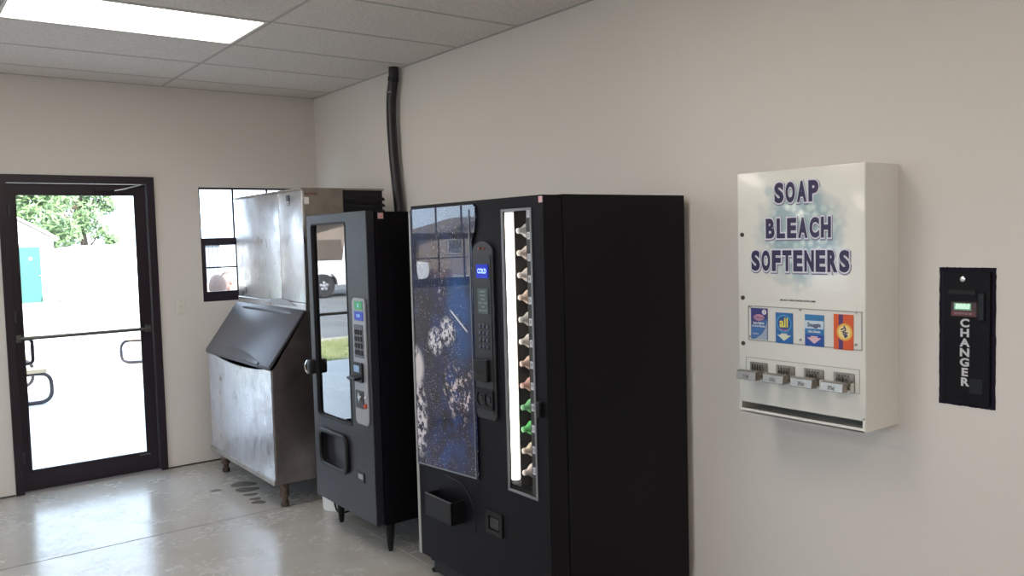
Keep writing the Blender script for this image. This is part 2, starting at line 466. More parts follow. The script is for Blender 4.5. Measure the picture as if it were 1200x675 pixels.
# light switch
t = thing('light_switch', 'ivory light switch plate on the wall between door and window', 'light switch', (-1.142, 0, 1.213))
MB().box(-.036, .036, -.006, 0, -.058, .058).bevel(.003, 2).build('plate', M['ivory'], t)
MB().box(-.006, .006, -.017, -.006, -.010, .016).bevel(.002, 1).build('toggle', M['ivory'], t)
for z in (-.04, .04): MB().lathe([(.003, -.0075), (.003, -.006)], (0, 0, z), 8, 'y').build('screw', M['chrome'], t)

# ------------------------------------------------------------------ ice machine
def make_ice_machine():
    t = thing('ice_machine', 'stainless steel ice machine with sloping grey bin lid in the back corner', 'ice machine', (-1.044, -1.532, 0))
    W = 1.25; D = .95
    # bin shell
    b = MB()
    prof = [(.006,.19), (.006,.885), (.03,.91), (.245,1.235), (D,1.235), (D,.19)]
    b.prism_y(prof, 0, .012); b.prism_y(prof, W-.012, W)
    b.box(.0, D, 0, W, .160, .19); b.box(D-.01, D, .012, W-.012, .19, 1.235); b.box(.245, D-.01, .012, W-.012, 1.223, 1.235)
    b.build('bin', M['bin_side'], t, label='dull steel bin sides and base, coloured with a dark reflection')
    f = MB(); top = []
    for k in range(21):
        u = k/20; yy = .012+u*(W-.024)
        top.append((yy, .885-.030*math.sin(PI*min(1, max(0, (u-.06)/.84)))**.8 if .06 < u < .9 else .885))
    f.prism_x([(.012,.19)] + [(W-.012,.19)] + top[::-1], -.002, .010)
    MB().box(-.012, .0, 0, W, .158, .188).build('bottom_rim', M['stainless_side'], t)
    f.build('bin_front', M['stainless_old'], t, label='scratched bright steel bin front')
    MB().box(.03, .9, .014, W-.014, .80, .805).build('liner', M['inside'], t, label='dark inside of the bin')
    # lid, slanted
    n = Vector((-.33, 0, .235)).normalized()
    A = Vector((.245,0,1.235)); B = Vector((-.012,0,.882))
    l = MB()
    l.prism_y([(A.x,A.z), (B.x,B.z), (B.x-.006,B.z+.026), (B.x+.004,B.z+.040), (A.x-.016,A.z+.012), (A.x,A.z+.010)], .0, W)
    l.bevel(.006, 2)
    lid = l.build('bin_lid', M['lid'], t, smooth=True, label='smooth blue grey sloping lid')
    # raised lip arc at the bottom edge of the lid
    rg = []
    N = 24; dirv = (A-B).normalized(); nn = Vector((-dirv.z, 0, dirv.x))
    rb = MB()
    for k in range(N+1):
        u = k/N; hgt = math.sin(PI*u)
        yy = .18+u*(W-.25)
        rg.append([B+nn*.026+dirv*.012+Vector((0,yy,0)), B+nn*(.028+.022*hgt)+dirv*.016+Vector((0,yy,0)), B+nn*.030+dirv*(.03+.055*hgt)+Vector((0,yy,0))])
    V = [[rb.b.verts.new(p) for p in r_] for r_ in rg]
    for i in range(N):
        for j in range(3):
            a, c = j, (j+1) % 3
            try: rb.b.faces.new((V[i][a], V[i+1][a], V[i+1][c], V[i][c]))
            except ValueError: pass
    rb.build('lip', M['lid'], lid, smooth=True)
    ub = MB(); u0 = A*.93+B*.07
    ub.tube([u0+nn*.010+Vector((0,.12+k*.1,0)) for k in range(11)], [.004]+[.018]*9+[.004], 12)
    ub.build('ridge', M['lid'], lid, smooth=True)
    # cuber (upper unit)
    X0 = .244; Z0, Z1 = 1.238, 2.022; CD = .82
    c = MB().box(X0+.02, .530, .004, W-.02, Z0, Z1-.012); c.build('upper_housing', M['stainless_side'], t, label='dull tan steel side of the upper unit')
    MB().box(X0-.004, CD+.01, -.002, W-.014, Z1-.012, Z1).build('top_panel', M['stainless_side'], t)
    for y0, y1 in ((.0, .378), (.384, W-.014)):
        p = MB().box(X0, X0+.022, y0, y1, 1.290, Z1-.012); p.bevel(.006, 3)
        p.build('front_panel', M['stainless'], t, smooth=True, label='bright smeared stainless front panel')
    base = MB().box(X0-.004, X0+.02, 0, W-.014, Z0, 1.288); base.bevel(.003, 1); base.build('base_rail', M['stainless'], t)
    wv = MB(); pts = [(.13+.53*k/16, 1.268+.036*math.sin(PI*k/16)) for k in range(17)]
    wv.prism_x(pts+[(p[0], 1.262) for p in pts[::-1]][0:0]+[(.66,1.264),(.13,1.264)], X0-.016, X0-.002); wv.bevel(.003, 1)
    wv.build('curved_catch', M['steel_grey'], t)
    # louvred condenser housing
    g = MB().box(.53, CD, .006, W-.02, Z0, Z1-.012)
    g.build('condenser_housing', M['matte_black'], t)
    gl = MB()
    for k in range(16):
        z = 1.33+k*.041
        gl.prism([(.53, z), (CD+.008, z), (CD+.008, z+.012), (.53, z+.012)], lambda x, z: (x, .006, z+.008), lambda x, z: (x, -.014, z-.004))
    gl.build('louvre', M['matte_black'], t)
    # badge, stickers
    bd = MB().box(X0-.008, X0, .192, .232, 1.945, 1.985); bd.bevel(.003, 1); bd.build('badge', mat('badge_dark', (.03,.04,.07), .3), t, label='small dark blue badge')
    MB().box(X0-.007, X0, .196, .224, 1.915, 1.940).build('badge_plate', M['steel_grey'], t)
    MB().box(.262, .292, -.0025, .004, 1.918, 1.962).build('sticker', M['white_plastic'], t, label='small white sticker')
    tx = MB(); me = text_mesh('Manitowoc', .022, .0004, .0004)
    tx.mesh(me, Matrix.Translation((.300, .0035-.002, 1.985)) @ Matrix.Rotation(R(90), 4, 'X'))
    tx.build('lettering', mat('dull_red', (.20,.04,.04), .5), t, label='tiny dull red maker name')
    for y, x in ((.065,.075), (W-.10,.06), (.065,.85), (W-.10,.85)):
        MB().lathe([(.024,0), (.028,.012), (.026,.03), (.019,.035), (.019,.06), (.030,.064), (.030,.161)], (x, y, 0), 20).build('leg', M['rusty'], t, smooth=True)
    for xx, yy in ((.30,.9),(.34,.72)): MB().lathe([(.008,0), (.008,.012)], (xx, yy, Z1), 10).build('cap_bolt', M['black_plastic'], t)
make_ice_machine()

# dark vent pipe on the wall
p = MB().tube(fillet([(-.055,-1.440,2.858), (-.055,-1.438,2.79), (-.055,-1.392,2.66), (-.055,-1.386,2.50), (-.055,-1.400,2.25), (-.055,-1.448,1.90), (-.055,-1.47,1.6), (-.055,-1.47,.40)], .08), .034, 18)
t = thing('vent_pipe', 'bent black pipe running down the wall from the ceiling behind the machines', 'pipe', (0,0,0))
p.build('pipe', mat('black_pipe', (.012,.008,.014), .35), t, smooth=True)
MB().tube([(-.055,-1.4355,2.795),(-.055,-1.428,2.765)], .0372, 18).build('coupling', M['black_plastic'], t, smooth=True)
tp = MB()
for k in range(14):
    a = k*.12
    tp.box(-.0555-.0355*math.cos(a-.6)-.001, -.055-.0355*math.cos(a-.6)+.001, -1.402-.036*math.sin(a-.6)-.003, -1.402-.036*math.sin(a-.6)+.003, 2.690+.004*math.sin(k*1.4), 2.697+.004*math.sin(k*1.4))
tp.build('marking', M['steel_grey'], t, label='faint grey scribble on the pipe')

# ------------------------------------------------------------------ snack machine
def make_snack():
    t = thing('snack_vending_machine', 'narrow charcoal snack vending machine on legs beside the ice machine', 'vending machine', (-.9496,-2.6785,0), -.010)
    W, Z0, Z1, D = .762, .171, 1.831, .84
    c = MB(); c.box(.05, D, 0, .012, Z0, Z1-.006).box(.05, D, W-.012, W, Z0, Z1-.006).box(D-.012, D, .012, W-.012, Z0, Z1-.006)
    c.box(.05, D-.012, .012, W-.012, Z1-.018, Z1-.006).box(.05, D-.012, .012, W-.012, Z0, Z0+.03)
    c.build('cabinet', M['black'], t, label='black cabinet')
    d = MB(); d.plate(rect(0, W, Z0+.006, Z1), [rrect(.252,.702,.672,1.776,.022), rrect(.322,.655,.402,.588,.045)], 0, .048)
    d.bevel(.003, 1, 60)
    door = d.build('door', M['charcoal'], t, label='charcoal grey door')
    MB().box(.016, .022, .244, .710, .660, 1.784).build('glass', M['machine_glass'], door, label='reflective glass pane')
    gk = MB().plate(rrect(.246,.708,.666,1.782,.025), [rrect(.256,.698,.676,1.772,.018)], -.002, .010); gk.build('gasket', M['matte_black'], door)
    inn = MB().box(.50, .51, .012, W-.012, Z0+.03, Z1-.02).box(.05, .5, .228, .238, Z0+.03, Z1-.02)
    inn.build('liner', M['inside'], t, label='dark interior')
    for z in (.78, 1.02, 1.26, 1.50):
        sh = MB().box(.08, .5, .239, W-.013, z, z+.012).box(.075, .08, .239, W-.013, z-.01, z+.035)
        sh.build('shelf', M['inside'], t)
    # control panel
    p = MB().prism_x(rrect(.033,.184,.702,1.376,.028), -.008, .002); p.bevel(.002, 1, 60)
    cp = p.build('control_panel', M['steel_grey'], t, label='light grey rounded control panel')
    MB().box(-.011, -.007, .060, .150, 1.315, 1.360).build('screen', mat('green_label', (.05,.30,.12), .4, emit=(.05,.4,.15), estr=.15), cp, label='small green price display')
    MB().box(-.011, -.007, .055, .152, 1.258, 1.306).build('screen', mat('blue_screen', (.01,.02,.10), .3, emit=(.01,.06,.6), estr=.5), cp, label='small blue lit display')
    led = mat('pale_blue_led', (.3,.5,.6), .4, emit=(.3,.6,.9), estr=.6)
    put_text(MB(), '$', .03, -.0115, .105, 1.337, extrude=.0003).build('dollar_sign', led, cp); put_text(MB(), '0.00', .022, -.0115, .105, 1.283, extrude=.0003).build('price_digits', led, cp)
    MB().box(-.0105, -.007, .062, .163, 1.060, 1.236).build('keypad', mat('keypad_grey', (.09,.09,.11), .4), cp)
    for r_ in range(4):
        for k in range(3):
            kk = MB().box(-.016, -.010, .070+k*.031, .094+k*.031, 1.075+r_*.036, 1.101+r_*.036); kk.bevel(.003, 1)
            kk.build('key', M['black_plastic'], cp)
    ba = MB().prism_x(rrect(.068,.178,.930,1.035,.012), -.022, -.008); ba.bevel(.003, 1, 60)
    ba.build('bill_acceptor', M['black_plastic'], cp)
    MB().box(-.024, -.021, .095, .155, .985, 1.020).build('bill_label', mat('pale_blue_label', (.30,.45,.65), .4), cp, label='pale blue label above the note slot')
    mo = MB().box(-.060, -.020, .080, .172, .945, .962); mo.bevel(.005, 2); mo.build('note_tray', M['black_plastic'], cp)
    cn = MB().prism_x(rrect(.078,.170,.790,.885,.006), -.012, -.008); cn.build('coin_plate', mat('dark_plate', (.05,.05,.055), .35, metal=.5), cp)
    ky = MB().lathe([(.012,-.018), (.014,-.010)], (0, .120, .850), 14, 'x'); ky.box(-.019, -.017, .117, .123, .825, .875); ky.build('coin_slot', M['chrome'], cp)
    rdb = MB().lathe([(.009,-.020), (.013,-.016), (.013,-.008)], (0, .058, .808), 14, 'x'); rdb.build('return_button', mat('red_button', (.45,.06,.03), .4), cp, smooth=True, label='small red coin return button')
    MB().lathe([(.007,-.014),(.007,-.008)], (0,.058,.855), 10, 'x').build('lamp', M['white_plastic'], cp)
    # latch
    la = MB().box(-.040, .01, W-.062, W-.008, .905, .990); la.bevel(.012, 2); lt = la.build('latch', M['black_plastic'], t, smooth=True)
    MB().tube(fillet([(-.03,W-.006,.985), (-.042,W+.004,.96), (-.042,W+.004,.93), (-.03,W-.006,.905)], .02), .005, 8).build('latch_ring', M['chrome'], lt, smooth=True)
    # delivery opening
    rm = MB().plate(rrect(.298,.678,.382,.608,.060), [rrect(.330,.648,.410,.580,.040)], -.020, .004); rm.bevel(.008, 2, 60)
    fl = rm.build('delivery_rim', M['black_plastic'], t, smooth=True, label='thick rounded black rim of the delivery hatch')
    MB().box(.030, .036, .305, .672, .39, .60).build('delivery_flap', mat('flap_dark', (.030,.030,.036), .35), t, label='dark recessed delivery flap')
    # coin cup
    MB().plate(rect(.122,.212,.384,.436), [rect(.135,.199,.395,.425)], -.005, .001).build('coin_cup_frame', M['charcoal'], t)
    MB().box(-.0025, .002, .135, .199, .395, .425).build('coin_cup', M['steel_grey'], t, label='small grey coin return cup')
    # sticker on the side
    s = MB().box(.070, .100, -.002, .0, 1.788, 1.818); sk = s.build('sticker', M['white_plastic'], t, label='small red and white sticker')
    sb = MB()
    for k in range(4): sb.box(.071, .099, -.0028, -.0018, 1.790+k*.007, 1.7935+k*.007)
    sb.build('sticker_stripes', mat('sticker_red', (.6,.08,.08), .5), sk)
    for x, y in ((.115,.075), (.115,W-.075), (D-.08,.075), (D-.08,W-.075)):
        MB().lathe([(.011,0), (.013,.008), (.012,.012), (.015,.016), (.030,.172)], (x, y, 0), 16).build('leg', M['black_plastic'], t, smooth=True)
    MB().tube(fillet([(.8,W-.05,.3), (.75,W+.03,.25), (.25,W+.045,.20), (.12,W+.05,.13), (.14,W+.04,.012), (.4,W+.06,.012), (.8,W+.1,.012)], .05), .006, 8).build('power_cord', M['black_plastic'], t, smooth=True)
make_snack()

# white bucket
t = thing('bucket', 'white plastic bucket under the edge of the snack machine', 'bucket', (-.705,-1.722,0))
MB().lathe([(.103,0), (.108,.004), (.112,.10), (.116,.102), (.116,.112), (.113,.114), (.117,.17), (.121,.172), (.121,.182), (.118,.184), (.122,.25), (.127,.252), (.127,.262), (.123,.264), (.126,.33), (.131,.332), (.131,.345), (.127,.345), (.105,.01), (.01,.008)], (0,0,0), 36, capt=True).build('body', M['white_plastic'], t, smooth=True)
MB().tube(fillet([(-.05,.12,.30), (-.10,.08,.22), (-.128,-.0,.15), (-.10,-.08,.22), (-.05,-.12,.30)], .05), .002, 6).build('handle', M['chrome'], t)

# wet spots
M['damp'] = mat('damp_spot', (.14,.13,.12), .16)
for x, y, rx, ry in ((-1.005,-.80,.085,.045), (-1.030,-.945,.075,.040), (-1.052,-1.075,.045,.022), (-1.060,-1.19,.035,.020), (-1.070,-1.275,.040,.028), (-1.200,-.82,.035,.022)):
    pts = []
    for k in range(28):
        a = 2*PI*k/28; r_ = 1+.16*math.sin(2*a+x*9)+.10*math.sin(3*a+y*11)
        pts.append((rx*r_*math.cos(a), ry*1.5*r_*math.sin(a)))
    o = MB().prism_z(pts, 0, .0006).build('water_spot', M['damp'], None, loc=(x, y, 0), group='damp spots on the concrete floor', category='water spot')
    o['label'] = {-1.005:'dark damp spot on the floor nearest the back wall under the ice machine edge', -1.030:'long dark damp spot, second from the back wall beside the ice machine', -1.052:'small damp spot in the middle of the row beside the ice machine', -1.060:'small damp spot close behind the frontmost one beside the ice machine', -1.070:'frontmost dark damp spot left of the ice machine front leg', -1.200:'small damp spot alone on the door side of the others'}[x]

# ------------------------------------------------------------------ drink machine
def art_mat():
    m = mat('splash_artwork', (.01,.014,.05), .30, coat=.9, coatr=.0, spec=.15); q = NT(m); q.p.inputs['Coat IOR'].default_value = 1.62
    fl = (0, 1, 1)
    base = q.mix(q.mr(q.noise(7, 5, rough=.6), .40, .70), (.004,.004,.014), (.008,.020,.09))
    def blob(c, r, soft=.5): return q.mr(q.dist(c, (0, 1, 1)), r*soft, r, 1, 0)
    # bright blue clouds
    for c, r in (((0,.74,1.28), .16), ((0,.68,.78), .20), ((0,.72,1.00), .14), ((0,.8,.66), .16)):
        base = q.mix(q.math('MULTIPLY', blob(c, r, .1), q.mr(q.noise(11, 4), .42, .62)), base, (.008,.045,.20))
    base = q.mix(q.math('MULTIPLY', q.mr(q.dist((0,.62,1.34), (0,1,.45)), .05, .14, 1, 0), q.mr(q.noise(6, 3), .3, .55)), base, (.008,.075,.26))
    # white foam patches
    def foam(c, r, scl, th, col):
        nonlocal base
        nz = q.noise(scl, 6, rough=.7)
        base = q.mix(q.math('MULTIPLY', q.mr(q.dist(c, scl_v), r*.6, r, 1, 0), q.mr(nz, th, th+.06)), base, col)
    scl_v = (0,1,1)
    foam((0,.83,1.19), .075, 38, .47, (.72,.70,.76)); foam((0,.72,1.245), .075, 38, .47, (.72,.70,.76))
    foam((0,.64,.97), .15, 34, .53, (.66,.56,.60)); foam((0,.74,1.46), .10, 40, .60, (.55,.50,.60)); foam((0,.78,1.62), .12, 40, .60, (.5,.5,.58))
    scl_v = (0,1,.75)
    foam((0,1.02,1.05), .085, 20, .36, (.70,.64,.64))
    scl_v = (0,1.3,.5)
    foam((0,1.0,.80), .11, 26, .47, (.72,.68,.70))
    # white streak
    dd = q.n('ShaderNodeVectorMath', operation='DOT_PRODUCT'); q.link(q.co(loc=(0,-.62,-1.30)), dd.inputs[0]); dd.inputs[1].default_value = (0, -.55, .835)
    st = q.math('MULTIPLY', q.mr(q.math('ABSOLUTE', dd.outputs['Value']), .002, .006, 1, 0), q.mr(q.dist((0,.62,1.30), (0,1,1)), .07, .09, 1, 0))
    base = q.mix(st, base, (.75,.78,.85))
    # speckles
    for scl, th, dens in ((70, .17, .42), (130, .20, .50), (38, .13, .50)):
        sp = q.mr(q.voro(scl), th-.04, th, 1, 0); de = q.mr(q.noise(8 if scl < 100 else 5, 3), dens, dens+.12)
        base = q.mix(q.math('MULTIPLY', sp, de), base, (.55,.50,.62))
    q.link(base, q.p.inputs['Base Color']); return m
def make_drink():
    t = thing('drink_vending_machine', 'large black drink vending machine with blue splash artwork and lit bottle column', 'vending machine', (-.86,-4.006,0), -.009)
    W, Z0, Z1, D = 1.065, .084, 1.839, .815
    X1 = .10
    c = MB(); c.box(X1, D, 0, .014, Z0, Z1+.002).box(X1, D, W-.014, W, Z0, Z1+.002).box(D-.014, D, .014, W-.014, Z0, Z1+.002)
    c.box(X1, D-.014, .014, W-.014, Z1-.012, Z1+.002).box(X1, D-.014, .014, W-.014, Z0, Z0+.03)
    c.build('cabinet', M['black'], t)
    d = MB(); win = (.080,.274,.600,1.785)
    d.plate(rect(0, W-.024, Z0+.012, Z1), [rect(*win)], 0, .010); d.bevel(.003, 2, 60)
    d.plate(rect(.001, W-.025, Z0+.013, Z1-.001), [rect(.070,.340,.590,1.795)], .010, X1-.004)
    door = d.build('door', M['black'], t, label='black door')
    MB().box(.0, X1-.004, W-.023, W, Z0+.012, Z1-.006).build('edge_strip', M['trim_grey'], t, label='pale grey strip down the door edge')
    # artwork panel
    a = [(.500,.598), (1.030,.560), (1.034,1.822), (.478,1.822), (.466,1.812), (.462,1.76), (.474,1.70), (.500,1.655)]
    ap = MB().prism_x([(.500,.590), (1.036,.560), (1.036,1.824), (.478,1.824), (.466,1.812), (.464,1.76), (.476,1.70), (.500,1.655)], -.010, .0)
    ap.bevel(.003, 2, 60)
    art = ap.build('artwork_panel', art_mat(), t, label='glossy dark blue panel with white splashes')
    fr = MB()
    fr.box(-.0135, -.0095, 1.024, 1.030, .566, 1.80).box(-.0135, -.0095, .508, .513, .594, 1.80)
    fr.prism_x([(.508,.592), (1.030,.562), (1.030,.568), (.508,.598)], -.0135, -.0095)
    fr.build('panel_trim', mat('thin_silver', (.25,.27,.30), .3, metal=.6), art, label='thin silver trim line')
    # product window
    wf = MB().plate(rect(win[0]-.006, win[1]+.006, win[2]-.006, win[3]+.006), [rect(win[0]+.004, win[1]-.004, win[2]+.004, win[3]-.004)], -.004, .002)
    wf.build('window_trim', mat('thin_silver_trim', (.25,.26,.28), .35, metal=.5), t, label='thin silver window outline')
    MB().box(.002, .006, win[0], win[1], win[2], win[3]).build('window_pane', glass_mat('product_glass', (.95,.95,.95), .6), t, label='clear product window')
    ln = MB().box(.30, .31, .03, .50, .55, 1.81).box(.097, .30, .345, .355, .55, 1.81).box(.10,.30,.03,.04,.55,1.81).box(.097,.30,.03,.355,1.80,1.81).box(.097,.30,.03,.355,.55,.56)
    ln.build('liner', mat('display_liner', (.03,.027,.026), .6), t, label='dark lining behind the product window')
    tb = MB().tube([(.034, .274, .632), (.034, .274, 1.778)], .0165, 20)
    tb.build('lamp_tube', mat('lit_tube', (1,1,1), .4, emit=(1,.97,.90), estr=7.0), t, smooth=True, label='lit vertical fluorescent tube')
    lh = MB().box(.054, .058, .268, .330, .60, 1.785); lh.build('lamp_reflector', mat('lamp_back', (.45,.44,.42), .5), t)
    for z in (.628, 1.785): MB().tube([(.034,.274,z-.008),(.034,.274,z+.008)], .018, 14).build('lamp_cap', M['trim_grey'], t)
    st = MB().box(.004, .016, .082, .118, .605, 1.78); st.build('tag_strip', mat('tag_strip', (.018,.017,.018), .4), t)
    zs = []
    tz = [1.766+(0.712-1.766)*k/12 for k in range(13)]
    tags = ['A1','B1','C1','D1','E1','F1','G1','H1','I1','J1','K1','L1','M1']
    for k, z in enumerate(tz):
        tg = MB().box(.0015, .004, .092, .110, z-.015, z+.015).build('price_tag', mat('tag_white', (.55,.55,.58), .5), t, label='small pale selection tag')
        tt = MB(); put_text(tt, str(k+1), .02, .0012, .101, z, extrude=.0002); tt.build('tag_digits', M['matte_black'], tg)
    # bottles shown in the column
    cols = [(.80,.80,.78)]*13
    cols = [(.85,.85,.84), (.80,.70,.64), (.82,.74,.70), (.80,.62,.52), (.55,.55,.50), (.82,.76,.70), (.70,.50,.40), (.75,.45,.38), (.25,.62,.30), (.18,.70,.22), (.75,.62,.50), (.75,.65,.62), (.42,.40,.12)]
    for k in range(12):
        z = 1.700-(1.700-.672)*k/11
        cm = mat('bottle_colour', cols[k if k < 12 else 0], .25)
        b = MB(); b.lathe([(.004,-.052), (.012,-.050), (.013,-.030), (.030,-.006), (.036,.015), (.036,.10), (.030,.105)], (0,0,0), 20)
        b.b.transform(Matrix.Rotation(R(-8), 4, 'Y')) if False else None
        # bottle lies with its neck toward the window, tipped upward
        bt = MB(); me = bpy.data.meshes.new('tmp'); b.b.to_mesh(me); b.b.free()
        bt.mesh(me, Matrix.Translation((.090, .222, z)) @ Matrix.Rotation(R(90), 4, 'Y') @ Matrix.Rotation(R(0), 4, 'X')); bpy.data.meshes.remove(me)
        o = bt.build('bottle', cm, None, smooth=True)
        o['category'] = 'bottle'; o['group'] = 'bottles in the lit drink column'
        ordn = ['topmost', 'second from the top', 'third from the top', 'fourth from the top', 'fifth from the top', 'sixth from the top', 'sixth from the bottom', 'fifth from the bottom', 'fourth from the bottom', 'third from the bottom', 'second from the bottom', 'lowest'][k]
        cn = ['white', 'pale pink', 'pale pink', 'peach', 'grey', 'cream', 'tan', 'orange pink', 'green', 'bright green', 'tan', 'olive'][k] if k < 11 else 'olive'
        o['label'] = '%s bottle in the lit column of the black machine, %s' % (cn, ordn)
        o.matrix_world = Matrix.Translation((-.86,-4.006,0)) @ Matrix.Rotation(-.009, 4, 'Z')
    # control plate
    kp = MB(); pts = [(.340,.895), (.352,.880), (.480,.880), (.494,.895), (.494,1.600)]
    for k in range(9):
        a = PI*k/8; pts.append((.417+.077*math.cos(a), 1.615+.045*math.sin(a)))
    pts += [(.340,1.600)]
    kp.prism_x(pts, -.012, 0); kp.bevel(.004, 2, 50)
    cp = kp.build('control_panel', mat('control_black', (.022,.021,.025), .35), t, label='raised black control panel with arched top')
    MB().prism_x(rrect(.352,.482,.905,1.600,.008), -.015, -.012).build('face_plate', mat('face_black', (.018,.018,.022), .4), cp)
    MB().box(-.018, -.014, .368, .456, 1.500, 1.560).build('screen', mat('blue_led_screen', (.005,.008,.06), .25, emit=(.0,.03,.9), estr=.5), cp, label='small bright blue display')
    dt = MB(); put_text(dt, 'COLD', .030, -.0185, .412, 1.530, extrude=.0003, xs=.8); dt.build('display_digits', mat('led_digits', (.3,.4,1), .4, emit=(.35,.55,1), estr=2), cp, label='glowing blue display letters')
    MB().box(-.018, -.014, .372, .450, 1.345, 1.455).build('instruction_label', mat('label_dark', (.06,.09,.09), .4), cp, label='dark green grey instruction label')
    it = MB()
    for k, s_ in enumerate(['INSERT', 'MONEY', 'MAKE', 'SELECTION', 'TAKE', 'PRODUCT']): put_text(it, s_, .013, -.0182, .411, 1.441-.0165*k, extrude=.0001)
    it.build('instruction_text', mat('text_grey', (.32,.36,.36), .5), cp)
    for r_ in range(4):
        for k in range(3):
            kk = MB().box(-.020, -.0145, .374+k*.028, .394+k*.028, 1.190+r_*.030, 1.210+r_*.030); kk.bevel(.003, 1)
            kk.build('key', mat('key_blue', (.03,.04,.07), .3) if r_+k == 0 else bpy.data.materials['key_blue'], cp)
    kt = MB()
    for i, s_ in enumerate(['0*#','987','654','321']):
        for j, ch in enumerate(s_): put_text(kt, ch, .014, -.0203, .384+j*.028, 1.200+i*.030, extrude=.0001)
    kt.build('key_digits', M['steel_grey'], cp)
    bb = MB().box(-.036, -.013, .372, .470, 1.048, 1.148); bb.bevel(.006, 2); bl = bb.build('bill_acceptor', M['black_plastic'], cp)
    MB().box(-.0375, -.034, .385, .458, 1.075, 1.081).build('note_slot', M['dark_gap'], bl)
    cc = MB().plate(rrect(.352,.480,.925,1.015,.006), [rrect(.362,.412,.940,1.000,.022), rrect(.422,.472,.940,1.000,.022)], -.022, -.012)
    cb_ = cc.build('coin_plate', M['black_plastic'], cp)
    for yy in (.387,.447): MB().lathe([(.015,-.020),(.017,-.013)], (0,yy,.970), 16, 'x').build('coin_insert', mat('coin_insert', (.05,.05,.055), .3, metal=.6), cp, smooth=True)
    for yy in (.400,.434): MB().lathe([(.005,-.018),(.007,-.012)], (0,yy,1.628), 10, 'x').build('indicator', mat('indicator_brown', (.20,.07,.05), .4), cp)
    # delivery bin
    db = MB(); x0 = -.071
    db.box(x0, x0+.006, .641, .871, .354, .460).box(x0, .0, .641, .647, .354, .460).box(x0, 0, .865, .871, .354, .460).box(x0, 0, .641, .871, .354, .360)
    db.build('delivery_bin', M['black_plastic'], t, label='projecting open-topped black delivery bin')
    MB().box(x0-.001, x0+.007, .641, .871, .458, .462).build('bin_edge', mat('worn_edge', (.10,.10,.11), .35), t)
    ar = MB().tube(fillet([(0,.80,.548),(0,.64,.540),(0,.545,.45),(0,.545,.33)], .09, 8), .0025, 6)
    ar.build('embossed_arc', M['black_plastic'], t, smooth=True)
    cr = MB().plate(rect(.330,.455,.366,.468), [rect(.352,.432,.385,.448)], -.008, .0); cr.bevel(.002, 1, 60)
    cf = cr.build('coin_return_frame', M['black_plastic'], t)
    MB().box(-.003, .0, .360, .424, .392, .440).build('coin_return_flap', mat('flap_black', (.02,.02,.024), .3), cf)
    lk = MB().box(-.022, .004, .030, .056, .945, 1.010); lk.bevel(.006, 2); lk.build('lock', M['black_plastic'], t)
    sk = MB().box(-.0015, .0, .004, .026, 1.808, 1.832).build('sticker', M['white_plastic'], t, label='small red and white sticker')
    sb = MB()
    for k in range(4): sb.box(-.0025, -.0012, .005, .025, 1.810+k*.0055, 1.8125+k*.0055)
    sb.build('sticker_stripes', bpy.data.materials['sticker_red'], sk)
    for x, y in ((.06,.06), (.06,W-.06), (D-.07,.06), (D-.07,W-.06)):
        MB().lathe([(.022,0), (.024,.012), (.010,.016), (.010,.06), (.026,.062), (.026,.10)], (x, y, 0), 16).build('foot', M['black_plastic'], t, smooth=True)
    MB().box(.015, .04, .12, W-.12, .03, .09).build('kick_plate', M['matte_black'], t)
make_drink()

# ------------------------------------------------------------------ soap dispenser
def soap_face():
    m = mat('printed_white_enamel', (.80,.79,.74), .25, coat=.4, coatr=.05); q = NT(m)
    d = q.dist((0,.262,.705), (0,1,1))
    edge = q.math('ADD', d, q.mr(q.noise(9, 3), .3, .7, -.03, .03))
    disc = q.mr(edge, .13, .205, 1, 0)
    bub = q.voro(30); ring = q.mr(bub, .30, .52, 0, 1); hi = q.mr(q.voro(30), .08, .34, 1, 0)
    big = q.voro(52)
    col = q.mix(q.mr(q.noise(6, 3), .35, .65), (.46,.60,.62), (.52,.66,.64))
    col = q.mix(q.math('MULTIPLY', ring, .8), col, (.30,.43,.50))
    col = q.mix(q.math('MULTIPLY', q.math('MULTIPLY', hi, .85), q.mr(q.noise(14, 2), .42, .58)), col, (.86,.90,.88))
    col = q.mix(q.math('MULTIPLY', q.mr(big, .05, .16, 1, 0), .35), col, (.80,.84,.72))
    base = q.mix(q.math('MULTIPLY', disc, .95), (.80,.79,.74), col)
    # one loose bubble at top left
    b2 = q.mr(q.dist((0,.395,.872), (0,1,1)), .014, .026, 1, 0)
    base = q.mix(q.math('MULTIPLY', b2, .6), base, (.46,.60,.64))
    q.link(base, q.p.inputs['Base Color']); return m
